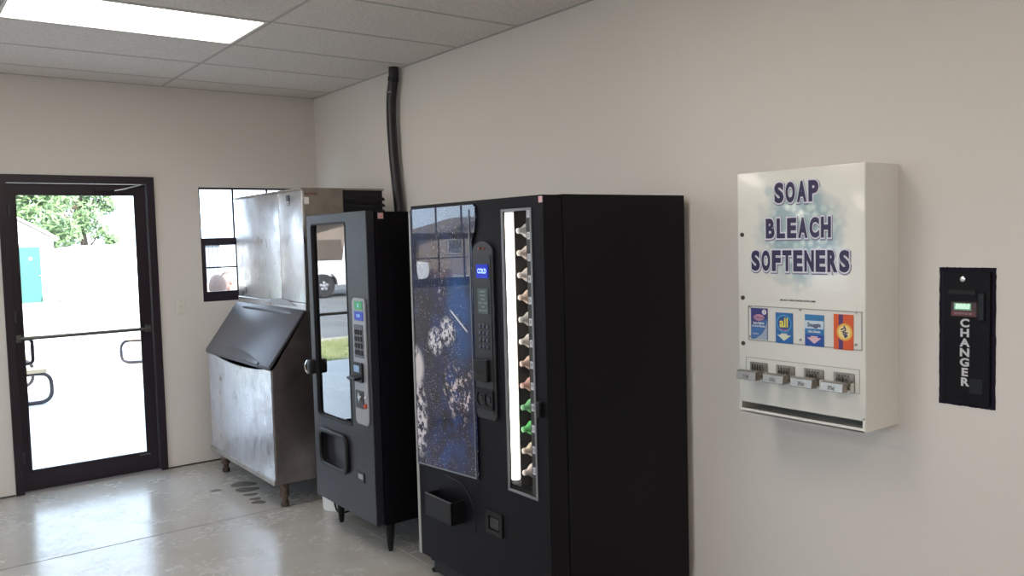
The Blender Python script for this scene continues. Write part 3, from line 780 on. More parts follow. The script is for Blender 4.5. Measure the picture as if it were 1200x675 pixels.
def make_soap():
    t = thing('soap_dispenser', 'white wall-mounted laundry soap vending box with coin slides', 'vending machine', (-.22,-4.9866,.952))
    W, Hh, D = .5427, .948, .22
    s = MB()
    s.box(.004, D, 0, .004, 0, Hh).box(.004, D, W-.004, W, 0, Hh).box(.004, D, .004, W-.004, Hh-.004, Hh).box(D-.004, D, .004, W-.004, 0, Hh-.004)
    s.box(.0, D-.004, .004, W-.004, 0, .004).box(0, .004, 0, W, 0, .014).box(0,.004,0,.012,.014,.05).box(0,.004,W-.012,W,.014,.05)
    s.build('housing', M['white_metal'], t)
    f = MB().box(0, .006, 0.001, W-.001, .040, Hh); f.bevel(.003, 2)
    f.build('front_door', soap_face(), t, smooth=True, label='white front door printed with pale teal bubbles')
    MB().prism_y([(.012,.05), (D-.01,.03), (D-.01,.026), (.012,.046)], .005, W-.005).build('chute', mat('chute_grey', (.55,.55,.55), .5), t)
    # lettering with pale outline
    navy = mat('purple_navy_print', (.035,.025,.085), .4); pale = mat('lilac_outline', (.72,.72,.80), .4); sh = mat('grey_purple_outline', (.22,.21,.32), .5)
    def word(txt, yl, yr, zc, hgt):
        o1, o2, o3 = MB(), MB(), MB(); n = len(txt); adv = (yl-yr)/n
        for k, ch in enumerate(txt):
            yc = yl-adv*(k+.5); base = text_mesh(ch, .1, .0002, .0054)
            xs = [v.co.x for v in base.vertices]; ys = [v.co.y for v in base.vertices]
            sx = adv*(.84 if ch != 'L' else .78)/(max(xs)-min(xs)); sy = hgt/(max(ys)-min(ys)); cx, cy = (max(xs)+min(xs))/2, (max(ys)+min(ys))/2
            for mb, off, ex, x_, dy, dz in ((o1, .0054, .0004, -.0014, 0, 0), (o2, .0110, .0003, -.0008, 0, 0), (o3, .0135, .0002, -.0003, -.0015, -.0025)):
                me = text_mesh(ch, .1, ex, off)
                me.transform(Matrix.Diagonal((sx, sy, 1, 1)) @ Matrix.Translation((-cx, -cy, 0)))
                mb.mesh(me, facing_room(x_, yc+dy, zc+dz)); bpy.data.meshes.remove(me)
            bpy.data.meshes.remove(base)
        w_ = o1.build('lettering', navy, t, label='dark purple word %s' % txt)
        o2.build('lettering_outline', pale, w_, label='pale lilac outline'); o3.build('lettering_shadow', sh, w_, label='grey purple edge')
    word('SOAP', .373, .177, .862, .078); word('BLEACH', .413, .128, .728, .076); word('SOFTENERS', .481, .056, .605, .080)
    tt = MB(); put_text(tt, 'USE ONLY COINS OF UNITED STATES & DIMES', .0085, -.0006, .272, .455, extrude=.0002, offset=.0003, xs=.86); tt.build('small_print', M['matte_black'], t, label='one line of tiny black print')
    # display frame with clear cover
    dp = MB().plate(rect(.012,.496,.290,.428), [rect(.0155,.4925,.2935,.4245)], -.0022, .0).build('display_frame', M['trim_grey'], t)
    MB().box(-.006, -.0045, .014, .494, .292, .426).build('clear_cover', M['acrylic'], t, label='clear acrylic cover')
    for y, z in ((.257,.423), (.257,.310), (.034,.425), (.034,.310), (.483,.424), (.483,.305)):
        MB().lathe([(.003,-.0085), (.005,-.006), (.005,.0)], (0,y,z), 10, 'x').build('screw', M['chrome'], t, smooth=True)
    for z in (.707,.457,.275):
        MB().lathe([(.006,-.006), (.0085,-.004), (.0085,0)], (0,.520,z), 12, 'x').build('lock', mat('dark_lock', (.08,.07,.06), .35, metal=.8), t, smooth=True)
    # product packets
    def card(yc, w_, z0, z1, m, label):
        o = MB().box(-.0035, -.0005, yc-w_/2, yc+w_/2, z0, z1).build('product_packet', m, t, label=label); return o
    def disc(o, y, z, r_, m, x=-.0040, name='printed_disc', ry=1):
        MB().prism_x([(y+r_*math.cos(2*PI*k/28), z+r_*ry*math.sin(2*PI*k/28)) for k in range(28)], x, -.0035).build(name, m, o)
    white = mat('print_white', (.78,.78,.80), .4)
    # bleach packet
    c = card(.442, .076, .297, .419, mat('packet_violet', (.03,.035,.20), .35), 'violet and blue bleach packet')
    MB().prism_x([(.404,.297),(.462,.297),(.430,.318),(.412,.345),(.404,.375)], -.0040, -.0035).build('printed_curve', mat('print_silver', (.36,.43,.55), .4), c)
    MB().prism_x([(.480,.300),(.462,.298),(.430,.320),(.411,.350),(.406,.378),(.480,.352)], -.0042, -.0035).build('printed_band', mat('print_blue', (.04,.16,.42), .4), c)
    disc(c, .443, .383, .025, mat('print_pink', (.55,.28,.38), .4), -.0043, 'printed_oval', .5); disc(c, .418, .405, .010, white, -.0043)
    x = MB(); put_text(x, 'Clorox', .018, -.0047, .443, .383, extrude=.0002, xs=.8); put_text(x, '2', .016, -.0047, .418, .405, extrude=.0002); x.build('packet_name', mat('print_navy', (.03,.03,.15), .4), c)
    x = MB(); put_text(x, 'Stain Fighter', .0125, -.0047, .443, .361, extrude=.0002, offset=.0003, xs=.85); put_text(x, '& Color Booster', .0105, -.0047, .443, .349, extrude=.0002, offset=.0003, xs=.85); put_text(x, 'ULTRA', .009, -.0047, .458, .318, extrude=.0002); x.build('packet_text', white, c)
    # all
    c = card(.329, .075, .290, .407, mat('packet_blue', (.015,.14,.42), .35), 'blue detergent packet marked all')
    disc(c, .329, .366, .034, mat('print_light_blue', (.05,.32,.60), .4), -.0040); disc(c, .329, .366, .028, mat('print_deep_blue', (.01,.07,.30), .4), -.0043)
    x = MB(); put_text(x, 'all', .050, -.0047, .329, .368, extrude=.0002, offset=.0012, xs=.9); x.build('packet_name', mat('print_yellow', (.85,.72,.05), .4), c)
    x = MB(); put_text(x, 'detergent', .010, -.0047, .329, .343, extrude=.0002); x.build('packet_text', mat('print_rose', (.7,.2,.3), .4), c)
    ar = lambda c0, mm: (MB().prism_x([(c0+.030,.322),(c0+.014,.322),(c0+.014,.328),(c0-.014,.328),(c0-.014,.322),(c0-.030,.322),(c0,.300)], -.0043, -.0035).build('printed_arrow', mm, c))
    ar(.329, mat('print_cream', (.72,.74,.55), .4))
    # snuggle
    c = card(.200, .078, .290, .407, mat('packet_blue_two', (.02,.20,.48), .35), 'blue and white softener packet marked Snuggle')
    MB().box(-.0040,-.0035,.1615,.2385,.355,.385).build('printed_band', mat('print_pale', (.60,.72,.80), .4), c)
    MB().box(-.0040,-.0035,.1615,.2385,.291,.334).build('printed_band', mat('print_deep_blue2', (.01,.07,.36), .4), c)
    x = MB(); put_text(x, 'Snuggle', .0215, -.0047, .200, .369, extrude=.0002, offset=.0006, xs=.85); x.build('packet_name', bpy.data.materials['print_navy'], c)
    x = MB(); put_text(x, 'Ultra Sheets', .012, -.0047, .200, .345, extrude=.0002, offset=.0003, xs=.85); x.build('packet_text', white, c)
    ar(.200, mat('print_rose_pale', (.75,.50,.56), .4))
    # tide
    c = card(.083, .076, .288, .415, mat('packet_orange', (.74,.10,.015), .35), 'orange detergent packet marked Tide')
    MB().box(-.0040,-.0035,.084,.101,.289,.414).build('printed_stripe', mat('print_purple', (.10,.03,.16), .4), c)
    disc(c, .078, .352, .031, mat('print_amber', (.85,.45,.05), .4), -.0042); disc(c, .078, .352, .024, mat('print_yellow_pale', (.88,.72,.30), .4), -.0045)
    x = MB(); put_text(x, 'Tide', .026, -.0050, .078, .352, rot=R(-62), extrude=.0002, offset=.0012, xs=.85); x.build('packet_name', bpy.data.materials['print_navy'], c)
    # coin slides
    pf = MB().plate(rect(.022,.508,.135,.222), [rect(.024,.506,.137,.220)], -.0012, .0).build('slide_frame', M['trim_grey'], t)
    nickel = mat('worn_nickel', (.42,.39,.35), .34, metal=1, noise=.5, nscale=60, ncol=(.34,.31,.27))
    for k in range(4):
        y = .081+.1217*k
        p = MB().box(-.006, 0, y-.041, y+.041, .138, .205); p.bevel(.002, 1)
        cs = p.build('coin_slide', nickel, t, label='worn nickel coin slide with five upright slots')
        sl = MB()
        for j in range(5): sl.prism_x([(y-.018+j*.0115,.176),(y-.014+j*.0115,.176),(y-.017+j*.0115,.198),(y-.021+j*.0115,.198)], -.0068, -.0045)
        sl.build('coin_slots', M['matte_black'], cs)
        fi = MB()
        for j in range(5): fi.prism_y([(-.006,.176),(-.016,.170),(-.016,.186),(-.006,.198)], y-.0235+j*.0115, y-.0215+j*.0115)
        fi.build('slot_fins', M['chrome'], cs)
        a = MB().box(-.075, -.006, y-.030, y+.034, .148, .164); a.bevel(.002, 1); a.build('slide_arm', nickel, cs)
        h_ = MB().prism([(-.083,.146),(-.078,.179),(-.054,.181),(-.050,.165),(-.050,.144)], lambda x, z: (x, y-.042, z), lambda x, z: (x, y+.048, z)); h_.bevel(.002, 1)
        h_.build('slide_head', nickel, cs)
        e_ = MB(); put_text(e_, '25¢', .020, -.0835, y+.003, .160, extrude=.0003); e_.build('stamped_mark', mat('stamp_dark', (.22,.20,.18), .5, metal=.6), cs)
        gd = MB().box(-.030, -.006, y-.040, y-.032, .140, .172); gd.build('slide_guard', M['chrome'], cs)
make_soap()

# ------------------------------------------------------------------ changer
def make_changer():
    t = thing('coin_changer', 'black wall plate marked CHANGER with small green display', 'changer', (0,-5.3225,1.0505))
    W, Hh = .187, .479
    # rough cut opening edge painted purple-black
    e = []
    rn = random.Random(3)
    for (a, b) in (((0,0),(W,0)), ((W,0),(W,Hh)), ((W,Hh),(0,Hh)), ((0,Hh),(0,0))):
        for k in range(30):
            u = k/30; e.append((a[0]+(b[0]-a[0])*u+rn.uniform(-.0011,.0011), a[1]+(b[1]-a[1])*u+rn.uniform(-.0011,.0011)))
    MB().prism_x(e, -.002, 0).build('edge_paint', mat('rough_purple_edge', (.010,.006,.018), .7, spec=.2), t, label='uneven purple black edge')
    f = MB().box(-.012, -.002, .014, W-.014, .012, Hh-.014); f.bevel(.002, 1)
    f.build('face_plate', mat('changer_black', (.005,.004,.006), .4, spec=.15), t)
    MB().box(-.0125,-.0115,.038,.080,.05,.10).build('worn_patch', M['black_plastic'], t)
    lk = MB().lathe([(.005,-.0185), (.009,-.017), (.0095,-.012)], (0,.1015,.4395), 16, 'x'); lk.build('lock', M['chrome'], t, smooth=True)
    MB().box(-.016, -.012, .060, .150, .388, .402).build('note_slot', mat('slot_black', (.003,.003,.003), .6), t)
    ds = MB().box(-.020, -.012, .052, .140, .310, .362); ds.bevel(.003, 1); dd = ds.build('display', mat('display_dark', (.06,.03,.03), .4), t)
    MB().box(-.0215, -.0195, .072, .128, .334, .358).build('screen', mat('green_lcd', (.16,.28,.20), .3, emit=(.25,.5,.35), estr=.35), dd, label='green lit digit display')
    x = MB(); put_text(x, '8888', .024, -.022, .100, .346, extrude=.0002, shear=.15, offset=.0004); x.build('digits', mat('led_pale', (.7,.9,.75), .4, emit=(.65,1,.75), estr=.7), dd)
    MB().box(-.0212, -.0195, .060, .136, .315, .329).build('red_label', mat('label_maroon', (.16,.03,.03), .4), dd, label='thin dark red label')
    x = MB(); put_text(x, 'ACCEPTS $1 $5', .0085, -.0215, .098, .322, extrude=.0002); x.build('label_text', M['steel_grey'], dd)
    x = MB()
    for k, ch in enumerate('CHANGER'):
        put_text(x, ch, .038, -.0125, .0955, .288-.0338*k, extrude=.0006, offset=.0014, xs=1.15)
    x.build('lettering', mat('letter_white', (.60,.60,.62), .45), t, label='white upright letters CHANGER')
    wd = MB().box(-.020, -.012, .030, .052, .300, .395); wd.bevel(.003, 1); wd.build('side_lip', M['black_plastic'], t)
make_changer()

# ------------------------------------------------------------------ outside
def ground_m(name, c1, c2, sc=3, sc2=40):
    m = mat(name, c1, .9, spec=.2); q = NT(m)
    q.link(q.mix(q.mr(q.math('ADD', q.math('MULTIPLY', q.noise(sc, 5), .6), q.math('MULTIPLY', q.noise(sc2, 4), .4)), .35, .65), c1, c2), q.p.inputs['Base Color']); return m
M['gravel'] = ground_m('pale_gravel', (.50,.47,.42), (.40,.37,.33), .6, 9)
struct('ground', MB().box(-90, 90, -60, 120, -.25, -.155), M['gravel'])
struct('walkway', MB().box(-14, 9, T, 4.62, -.155, -.02), ground_m('walk_concrete', (.52,.52,.52), (.44,.44,.44)))
struct('yard', MB().box(-3.2, 12, 4.62, 15.8, -.155, -.02), ground_m('yard_concrete', (.60,.58,.54), (.52,.50,.46)))
struct('road', MB().box(-60, -3.2, 6.9, 24, -.155, -.02), ground_m('asphalt', (.20,.20,.20), (.14,.14,.14), 1, 30))
struct('kerb', MB().box(-14, -3.2, 6.75, 6.9, -.155, .03), M['gravel'])
turf = MB().box(-14, -3.2, 4.62, 6.75, -.155, -.01)
struct('verge', turf, ground_m('turf_soil', (.22,.25,.10), (.40,.39,.22), 2, 20))
gb = MB(); rn = random.Random(5)
for k in range(7000):
    x, y = rn.uniform(-9, -3.22), rn.uniform(4.6, 6.78); h = rn.uniform(.03, .09); a = rn.uniform(0, PI); dx, dy = math.cos(a)*.006, math.sin(a)*.006
    lx, ly = rn.uniform(-.03,.03), rn.uniform(-.03,.03)
    gb.b.faces.new([gb.b.verts.new(p) for p in ((x-dx,y-dy,-.012), (x+dx,y+dy,-.012), (x+lx,y+ly,h))])
o = gb.build('grass', mat('grass_blade', (.20,.26,.09), .6, noise=.8, nscale=3, ncol=(.42,.42,.24)), None); o['kind'] = 'stuff'; o['label'] = 'strip of green grass between walkway and road'; o['category'] = 'grass'

# shed with teal door
def make_shed():
    t = thing('shed', 'white gabled shed with a teal door across the yard', 'shed', (-.7,24.03,0))
    wm = mat('white_siding', (.82,.79,.74), .7)
    X1 = 2.35; L = -2.4; Zw = 1.98; ridge = 4.05-.62
    b = MB(); cx = (L+X1)/2
    b.prism([(L,-.16),(X1,-.16),(X1,2.02),(cx,2.02+(X1-cx)*.60),(L,2.02)], lambda x, z: (x, 0, z), lambda x, z: (x, 4.5, z))
    b.build('walls', wm, t)
    for sgn in (-1, 1):
        e = X1+.12 if sgn > 0 else L-.12
        ze = 2.02-.072+.03; zr = 2.02+(X1-cx)*.60+.03
        rb = MB().prism([(cx,zr),(e,ze),(e,ze+.08),(cx,zr+.08)], lambda x, z: (x, -.3, z), lambda x, z: (x, 4.8, z))
        rb.build('roof', mat('pale_metal_roof', (.70,.68,.66), .5), t)
    tr = MB().plate(rect(1.30,2.02,0,1.84), [rect(1.37,1.95,0.005,1.77)], -.03, .0)
    for v in tr.b.verts: v.co = Vector((v.co.y, v.co.x, v.co.z))
    tr.build('door_trim', mat('tan_trim', (.55,.40,.30), .6), t)
    dm = mat('teal_paint', (.035,.14,.12), .5)
    d = MB().box(1.37, 1.95, -.035, .0, 0, 1.77)
    for (a, c_) in ((1.42,1.63), (1.69,1.90)):
        for z0, z1 in ((.15,.75), (.85,1.20), (1.30,1.62)): d.box(a, c_, -.042, -.034, z0, z1)
    dd = d.build('door', dm, t, label='teal panelled door')
    MB().box(1.62, 1.71, -.05, -.035, 1.36, 1.45).build('notice', M['white_plastic'], dd)
    MB().ball((1.90,-.06,.85), .03).build('knob', M['chrome'], dd, smooth=True)
    return t
make_shed()
t = thing('outbuilding', 'low white outbuilding with curved roof right of the shed', 'building', (2.2,25.2,0))
pts = [(0,-.16),(3.2,-.16),(3.2,1.45)]+[(1.6+1.6*math.cos(PI*k/12), 1.45+.35*math.sin(PI*k/12)) for k in range(1,12)]+[(0,1.45)]
MB().prism([p for p in pts], lambda x, z: (x, 0, z), lambda x, z: (x, 6, z)).build('shell', mat('white_panels', (.85,.84,.82), .6), t)
MB().box(2.0, 2.8, -.02, 0, .5, 1.1).build('shutter', mat('pale_shutter', (.72,.72,.72), .5), t)
t = thing('wooden_post', 'short tan garden post beside the teal shed door', 'post', (1.46,23.3,-.16))  # plain wooden post with a cap, carries no lamp
MB().tube([(0,0,0),(0,0,.78)], .035, 10).build('post', mat('tan_wood', (.50,.34,.22), .7), t); MB().lathe([(.10,.78),(.12,.82),(.05,.92)], (0,0,0), 12).build('cap', bpy.data.materials['tan_wood'], t)
MB().box(-.25,.35,-.1,.1,0,.06).build('base', bpy.data.materials['tan_wood'], t)

t = thing('metal_shed', 'grey ribbed metal shed seen through the window', 'shed', (7.2,35,0))
b = MB().box(0, 3.35, 0, 6, -.16, 1.72)
for k in range(17): b.box(k*.2, k*.2+.05, -.03, 0, .1, 1.72)
b.build('walls', mat('grey_ribbed_metal', (.15,.17,.20), .6), t)
MB().prism_x([(-.2,1.72),(6.2,1.72),(6.2,1.80),(-.2,1.78)], -.1, 3.45).build('roof', mat('grey_roof', (.4,.42,.44), .5), t)

# tan houses seen in the reflections
def make_house(x0, W, eave, sl, porch, label, D=9):
    t = thing('house', label, 'house', (x0,29.5,0))
    zr = eave+W/2*sl; tan = bpy.data.materials.get('tan_siding') or mat('tan_siding', (.23,.185,.15), .8); br = bpy.data.materials.get('brown_roof') or mat('brown_roof', (.14,.10,.08), .8)
    MB().prism([(0,-.16),(W,-.16),(W,eave),(W/2,zr),(0,eave)], lambda x, z: (x, 0, z), lambda x, z: (x, D, z)).build('walls', tan, t)
    for s in (0, 1):
        e = -.4 if s == 0 else W+.4; ze = eave-.4*sl
        MB().prism([(W/2,zr),(e,ze),(e,ze+.12),(W/2,zr+.12)], lambda x, z: (x, -.4, z), lambda x, z: (x, D+.4, z)).build('roof', br, t)
    if porch:
        MB().prism([(3.2,0),(6.2,0),(5.9,1.78),(3.5,1.78)], lambda x, z: (x, -1.2, z), lambda x, z: (x, 0, z)).build('porch', mat('dark_tan_porch', (.085,.066,.052), .8), t, label='darker tan porch')
    for x in ((.6, 1.8) if porch else (1.0, 3.2, 5.6)):
        f = MB().box(x, x+.9, -.06, 0, .9, 1.7).build('window', mat('window_trim_tan', (.3,.27,.24), .6), t)
        MB().box(x+.08, x+.82, -.08, -.05, .98, 1.62).build('pane', mat('dark_pane', (.03,.03,.04), .1), f)
make_house(-18.4, 5.9, 2.0, .24, True, 'nearer tan gabled house with darker porch, reflected in the snack machine glass')
make_house(-27.6, 8.1, 1.74, .24, False, 'tan gabled house farther left, reflected in the drink machine panel', 3)

# white pickup truck, nose toward -x
def make_truck():
    t = thing('pickup_truck', 'white pickup truck parked across the road, reflected in the machine glass', 'truck', (-9.32,18.32,0))
    wp = mat('white_car_paint', (.82,.82,.82), .3, coat=.5)
    dk = M['matte_black']
    rear = 1.25; front = -3.62; WB = -2.75; wr = .365
    def arch(cx, n=10, r=.46): return [(cx+r*math.cos(PI*k/n), .36+r*math.sin(PI*k/n)) for k in range(n+1)]
    low = [(rear,.50),(rear-.05,.45)]+[(x, z) for x, z in arch(0)]+[(-.55,.38)]+[(WB+.55,.38)]+arch(WB)+[(front+.1,.42),(front,.6),(front+.05,.92),(-3.2,.97),(-2.8,1.03),(-2.7,1.07),(rear,1.07)]
    y0, y1 = -.92, .92
    def side(y_a, y_b): return MB().prism([p for p in low], lambda x, z: (x, y_a, z), lambda x, z: (x, y_b, z))
    bd = side(y0, y0+.12); b2 = side(y1-.12, y1)
    me = bpy.data.meshes.new('q'); b2.b.to_mesh(me); b2.b.free(); bd.mesh(me)
    bd.box(rear-.06, rear, y0+.12, y1-.12, .5, 1.07); bd.box(-1.6, rear-.06, y0+.12, y1-.12, .62, .68)
    bd.prism([(front,.6),(front+.05,.92),(-3.2,.97),(-2.8,1.03),(-2.7,.92),(front+.05,.8)], lambda x, z: (x, y0+.12, z), lambda x, z: (x, y1-.12, z))
    bd.box(front, front+.06, y0+.12, y1-.12, .45, .85)
    bd.build('body', wp, t)
    cab = MB().plate([(-3.00,1.01),(-1.42,1.01),(-1.52,1.66),(-1.65,1.72),(-2.50,1.72)], [[(-2.78,1.10),(-2.25,1.10),(-2.25,1.60),(-2.47,1.60)], [(-2.18,1.10),(-1.54,1.10),(-1.62,1.60),(-2.18,1.60)]], y0+.10, y0+.14)
    for v in cab.b.verts: v.co = Vector((v.co.y, v.co.x, v.co.z))
    me = bpy.data.meshes.new('q'); cab.b.to_mesh(me); cab.mesh(me, Matrix.Diagonal((1,-1,1,1)))
    cab.prism([(-1.52,1.66),(-1.65,1.72),(-2.50,1.72),(-2.52,1.68)], lambda x, z: (x, y0+.14, z), lambda x, z: (x, y1-.14, z))
    cab.build('cab', wp, t)
    MB().box(-2.7, -1.55, y0+.18, y1-.18, 1.07, 1.5).build('cab_interior', dk, t)
    MB().box(-3.5, 1.1, y0+.16, y1-.16, .36, .62).build('underbody', dk, t)
    bm_ = MB().box(rear+.0, rear+.14, y0+.02, y1-.02, .42, .58); bm_.bevel(.03, 2); bm_.build('bumper', M['chrome'], t, smooth=True)
    for x in (0, WB):
        for y in (y0+.10, y1-.10):
            wh = MB().lathe([(.22,-.11), (.33,-.115), (wr,-.085), (wr,.085), (.33,.115), (.22,.11)], (x, y, wr-.02), 32, 'y').build('wheel', mat('tyre', (.03,.03,.032), .8), t, smooth=True)
            s = -1 if y < 0 else 1
            hb = MB().lathe([(.205,.0), (.205,.03)], (x, y+s*.085-.015, wr-.02), 28, 'y')
            for k in range(5):
                a = 2*PI*k/5+.3; hb.ball((x+.10*math.cos(a), y+s*.118, wr-.02+.10*math.sin(a)), .05, (1,.25,1), 10)
            hb.ball((x, y+s*.118, wr-.02), .06, (1,.5,1), 12)
            hb.build('hub', M['steel_grey'], wh, smooth=True)
    for x in (-2.15,): MB().box(x, x+.18, y0-.02, y0, .98, 1.01).build('door_handle', dk, t)
make_truck()
t = thing('wooden_crate', 'reddish brown slatted crate by the nose of the white truck, seen only reflected', 'crate', (-13.35,17.55,-.02))
MB().box(-.36,.36,-.3,.3,0,.70).build('box', mat('crate_wood', (.14,.07,.05), .8), t)
for k in range(5): MB().box(-.38,.38,-.33,-.3,.03+k*.14,.13+k*.14).build('slat', bpy.data.materials['crate_wood'], t)

# trees
def make_tree(x, y, z, h, cr, label, seed, n=9000, c1=(.13,.20,.09)):
    rn = random.Random(seed)
    t = thing('tree', label, 'tree', (x, y, z))
    tr = MB(); tr.tube(fillet([(0,0,-.2),(.1,.05,h*.25),(-.1,0,h*.5),(.05,0,h*.8)], .4), [.30+(.05-.30)*k/ (len(fillet([(0,0,-.2),(.1,.05,h*.25),(-.1,0,h*.5),(.05,0,h*.8)], .4))-1) for k in range(len(fillet([(0,0,-.2),(.1,.05,h*.25),(-.1,0,h*.5),(.05,0,h*.8)], .4)))], 10)
    blobs = []
    for k in range(26):
        a = rn.uniform(0, 2*PI); r_ = cr*math.sqrt(rn.random())*.85; zz = h*rn.uniform(.30, .98)
        r_ *= 1-.6*abs(zz/h-.6)
        p = Vector((r_*math.cos(a), r_*math.sin(a), zz)); blobs.append((p, cr*rn.uniform(.22,.38)))
        tr.tube([(0,0,max(.5, zz-cr*.6)), tuple(p*.6+Vector((0,0,.2*zz))), tuple(p)], [.07,.045,.015], 6)
    tr.build('trunk', mat('bark', (.10,.075,.055), .9), t)
    f = MB()
    for k in range(n):
        p, r_ = rn.choice(blobs)
        d = Vector((rn.gauss(0,1), rn.gauss(0,1), rn.gauss(0,1))).normalized()*r_*rn.random()**.4
        c_ = p+d; u = Vector((rn.gauss(0,1), rn.gauss(0,1), rn.gauss(0,1))).normalized(); v = u.orthogonal().normalized(); s = rn.uniform(.06,.13)
        f.b.faces.new([f.b.verts.new(q_) for q_ in (c_-u*s*1.4, c_+v*s*.6, c_+u*s*1.4, c_-v*s*.6)])
    fo = f.build('foliage', mat('leaves', c1, .5, noise=.8, nscale=1.2, ncol=tuple(q*1.9 for q in c1)), t); fo['kind'] = 'stuff'
make_tree(1.2, 32.4, -.2, 6.6, 2.9, 'big leafy green tree rising directly behind the shed roof', 1, 17000)
make_tree(5.3, 39.5, -.2, 6.6, 1.8, 'slimmer green tree whose top shows over the low white outbuilding', 2, 5000)

# picnic tables with bent tube frames
M['tube'] = mat('dark_tube', (.030,.028,.034), .4, metal=.6); M['plank'] = mat('weathered_plank', (.42,.33,.22), .75, noise=.6, nscale=12, stretch=(1,8,8))
def make_table(x, y, L, label, rz=0, seat=.40, topz=.74):
    t = thing('picnic_table', label, 'picnic table', (x, y, -.02), rz, 'picnic tables in the yard')
    tp = MB()
    for k in range(5): tp.box(-L/2, L/2, -.36+k*.146, -.36+k*.146+.136, topz-.04, topz)
    tp.build('tabletop', M['plank'], t)
    for s in (-1, 1):
        sb = MB().box(-L/2, L/2, s*.70-.13, s*.70-.005, seat-.038, seat).box(-L/2, L/2, s*.70+.005, s*.70+.13, seat-.038, seat)
        sb.build('seat', M['plank'], t)
    for s in (-1, 1):
        for e in (-1, 1):
            # bent loop under the seat end: out past the plank, down and back along the ground
            yy = e*.70; r_ = .021
            lp = MB().tube(fillet([(s*(L/2-.55),yy,seat-.060), (s*(L/2+.06),yy,seat-.060), (s*(L/2+.06),yy,.021), (s*(L/2-.55),yy,.021)], .13, 8), r_, 12)
            lp.build('tube_frame', M['tube'], t, smooth=True)
        tb = MB().tube(fillet([(s*(L/2-.50),-.70,.022), (s*(L/2-.50),-.30,.10), (s*(L/2-.42),-.28,topz-.06), (s*(L/2-.42),.28,topz-.06), (s*(L/2-.50),.30,.10), (s*(L/2-.50),.70,.022)], .10), .021, 12)
        tb.tube([(s*(L/2-.30),-.80,seat-.06),(s*(L/2-.30),.80,seat-.06)], .019, 12)
        tb.build('cross_frame', M['tube'], t, smooth=True)
make_table(-2.30, 4.57, 1.50, 'picnic table with bent tube legs outside, left behind the door edge')
make_table(1.134, 6.73, 2.15, 'picnic table farther off, its bent tube seen at the right of the door glass', rz=R(-25))
make_table(.24, 2.42, 1.40, 'picnic table outside the window where two people sit', seat=.42)

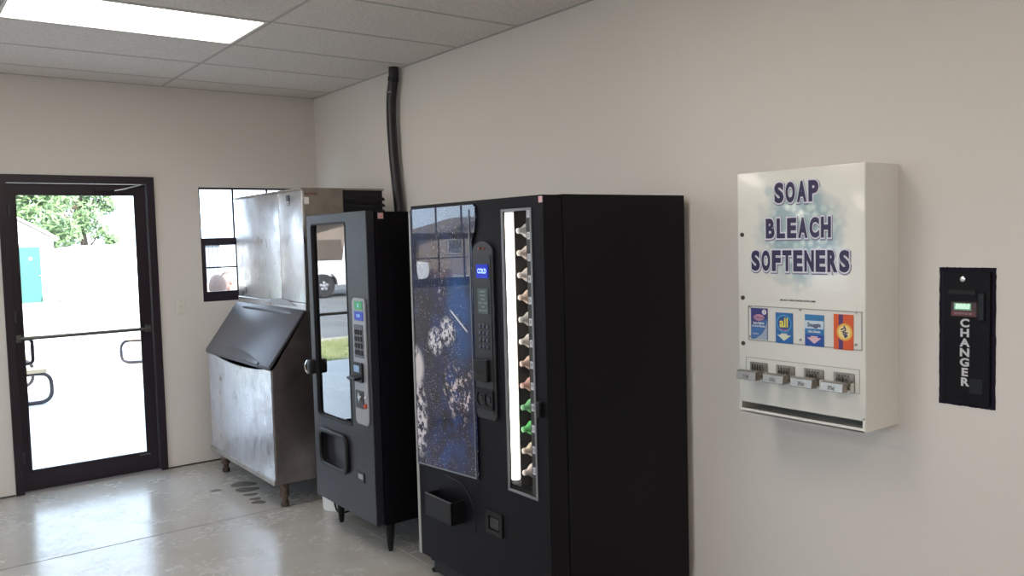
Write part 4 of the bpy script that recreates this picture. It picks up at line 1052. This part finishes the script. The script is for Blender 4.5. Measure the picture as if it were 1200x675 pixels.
# people at the table
def person(x, y, face, skinc, shirtc, hairc, label, lift=0):
    """seated figure; face=+1 looks to +y, -1 looks to -y"""
    t = thing('person', label, 'person', (x, y, -.02), 0 if face > 0 else PI)
    sk = mat('skin', skinc, .55)
    def caps(mb, segs):
        for a, b, ra, rb in segs:
            a, b = Vector(a), Vector(b); n = max(3, int((b-a).length/.03)); 
            mb.tube([a+(b-a)*k/n for k in range(n+1)], [ra+(rb-ra)*k/n for k in range(n+1)], 12); mb.ball(a, ra, seg=12); mb.ball(b, rb, seg=12)
    def remesh(mb, name, m, vox, **k):
        o = mb.build(name, m, None); md = o.modifiers.new('r', 'REMESH'); md.mode = 'VOXEL'; md.voxel_size = vox
        sm = o.modifiers.new('s', 'SMOOTH'); sm.iterations = 4
        bpy.context.view_layer.update(); dg = bpy.context.evaluated_depsgraph_get()
        me = bpy.data.meshes.new_from_object(o.evaluated_get(dg)); old = o.data
        o.modifiers.clear(); o.data = me; bpy.data.meshes.remove(old)
        for p in me.polygons: p.use_smooth = True
        o.parent = t
        for a, b in k.items(): o[a] = b
        return o
    S = .46; Z = lift
    hip = [(-.10,0,S+.07), (.10,0,S+.07)]; knee = [(-.12,.42,S+.06), (.12,.42,S+.06)]; ank = [(-.12,.36,.10), (.12,.36,.10)]
    sh = [(-.18,.05,1.08+Z), (.18,.05,1.08+Z)]; el = [(-.25,.22,.86), (.25,.22,.86)]; wr = [(-.12,.42,.80), (.12,.42,.80)]
    b = MB()
    caps(b, [((0,0,S+.08), (0,.03,1.02+Z), .13, .13), ((-.12,.04,1.05+Z), (.12,.04,1.05+Z), .075, .075), ((0,.04,1.06+Z), (0,.07,1.20+Z), .062, .056)])
    for i in range(2):
        caps(b, [(hip[i], knee[i], .085, .060), (knee[i], ank[i], .056, .036), (sh[i], el[i], .050, .040), (el[i], wr[i], .038, .026)])
        sg = -1 if i == 0 else 1
        caps(b, [(ank[i], (ank[i][0], ank[i][1]+.16, .05), .036, .032)])
        # hand resting on the table edge
        W_ = Vector(wr[i]); caps(b, [(W_, W_+Vector((-sg*.02,.06,-.012)), .026, .030)])
        b.ball(W_+Vector((-sg*.022,.075,-.014)), .040, (1,1,.45), 12)
        for f_ in range(4):
            o_ = W_+Vector((-sg*.022+(f_-1.5)*.019,.10,-.012)); ln = (.058,.068,.064,.050)[f_]
            caps(b, [(o_, o_+Vector((0,ln*.55,.006)), .0095, .009), (o_+Vector((0,ln*.55,.006)), o_+Vector((0,ln,-.014)), .009, .0075)])
        o_ = W_+Vector((-sg*.045,.045,-.010)); caps(b, [(o_, o_+Vector((-sg*.030,.035,0)), .011, .010), (o_+Vector((-sg*.030,.035,0)), o_+Vector((-sg*.034,.060,-.008)), .010, .008)])
    hc = Vector((0,.085,1.285+Z))
    b.ball(hc, .1, (.80,.95,1.12), 24); b.ball(hc+Vector((0,.030,-.055)), .07, (.85,.95,1.0), 20)
    b.ball(hc+Vector((0,.100,-.018)), .018, (.8,1.1,1.5), 12); b.ball(hc+Vector((0,.088,-.060)), .022, (1.3,.6,.45), 12); b.ball(hc+Vector((0,.088,-.098)), .022, (1,.8,.8), 12)
    for s in (-1, 1): b.ball(hc+Vector((s*.082,-.005,-.015)), .026, (.35,.7,1.1), 12)
    remesh(b, 'body', sk, .0065)
    for s in (-1, 1):
        MB().ball(hc+Vector((s*.032,.082,.004)), .012, seg=12).build('eye', M['white_plastic'], t, smooth=True)
        MB().ball(hc+Vector((s*.032,.0925,.004)), .0045, seg=8).build('pupil', M['matte_black'], t, smooth=True)
    hr = MB(); hr.ball(hc+Vector((0,-.006,.006)), .1, (.845,.985,1.145), 28)
    dl = [v for v in hr.b.verts if (v.co.y-hc.y) > .045-(0 if v.co.z > hc.z+.075 else .04) and v.co.z < hc.z+.085 or v.co.z < hc.z-.055]
    bmesh.ops.delete(hr.b, geom=dl, context='VERTS')
    hr.build('hair', mat('hair', hairc, .8, noise=.5, nscale=60), t, smooth=True)
    s_ = MB(); caps(s_, [((0,0,S+.10), (0,.03,1.03+Z), .145, .143), ((-.13,.04,1.055+Z), (.13,.04,1.055+Z), .084, .084)])
    for i in range(2): caps(s_, [(sh[i], tuple(Vector(sh[i])*.35+Vector(el[i])*.65), .062, .056)])
    remesh(s_, 'shirt', mat('shirt', shirtc, .85), .009)
    p_ = MB()
    for i in range(2): caps(p_, [(hip[i], knee[i], .097, .070), (knee[i], (ank[i][0],ank[i][1],.14), .067, .050)])
    caps(p_, [((-.06,0,S+.09), (.06,0,S+.09), .125, .125)])
    remesh(p_, 'trousers', mat('trousers', (.05,.07,.12), .85), .009)
    for i in range(2):
        h_ = MB(); caps(h_, [((ank[i][0],ank[i][1]-.03,.055), (ank[i][0],ank[i][1]+.17,.045), .046, .042)]); h_.box(ank[i][0]-.045, ank[i][0]+.045, ank[i][1]-.08, ank[i][1]+.21, .0, .02)
        remesh(h_, 'shoe', mat('shoe', (.08,.07,.06), .7), .009)
person(-.285, 1.72, 1, (.30,.18,.14), (.30,.28,.27), (.17,.115,.10), 'person with short greyish hair seated outside with back to the window', 0)
person(.235, 3.12, -1, (.30,.17,.14), (.30,.16,.15), (.16,.115,.10), 'person across the outdoor picnic table facing the window', .0)
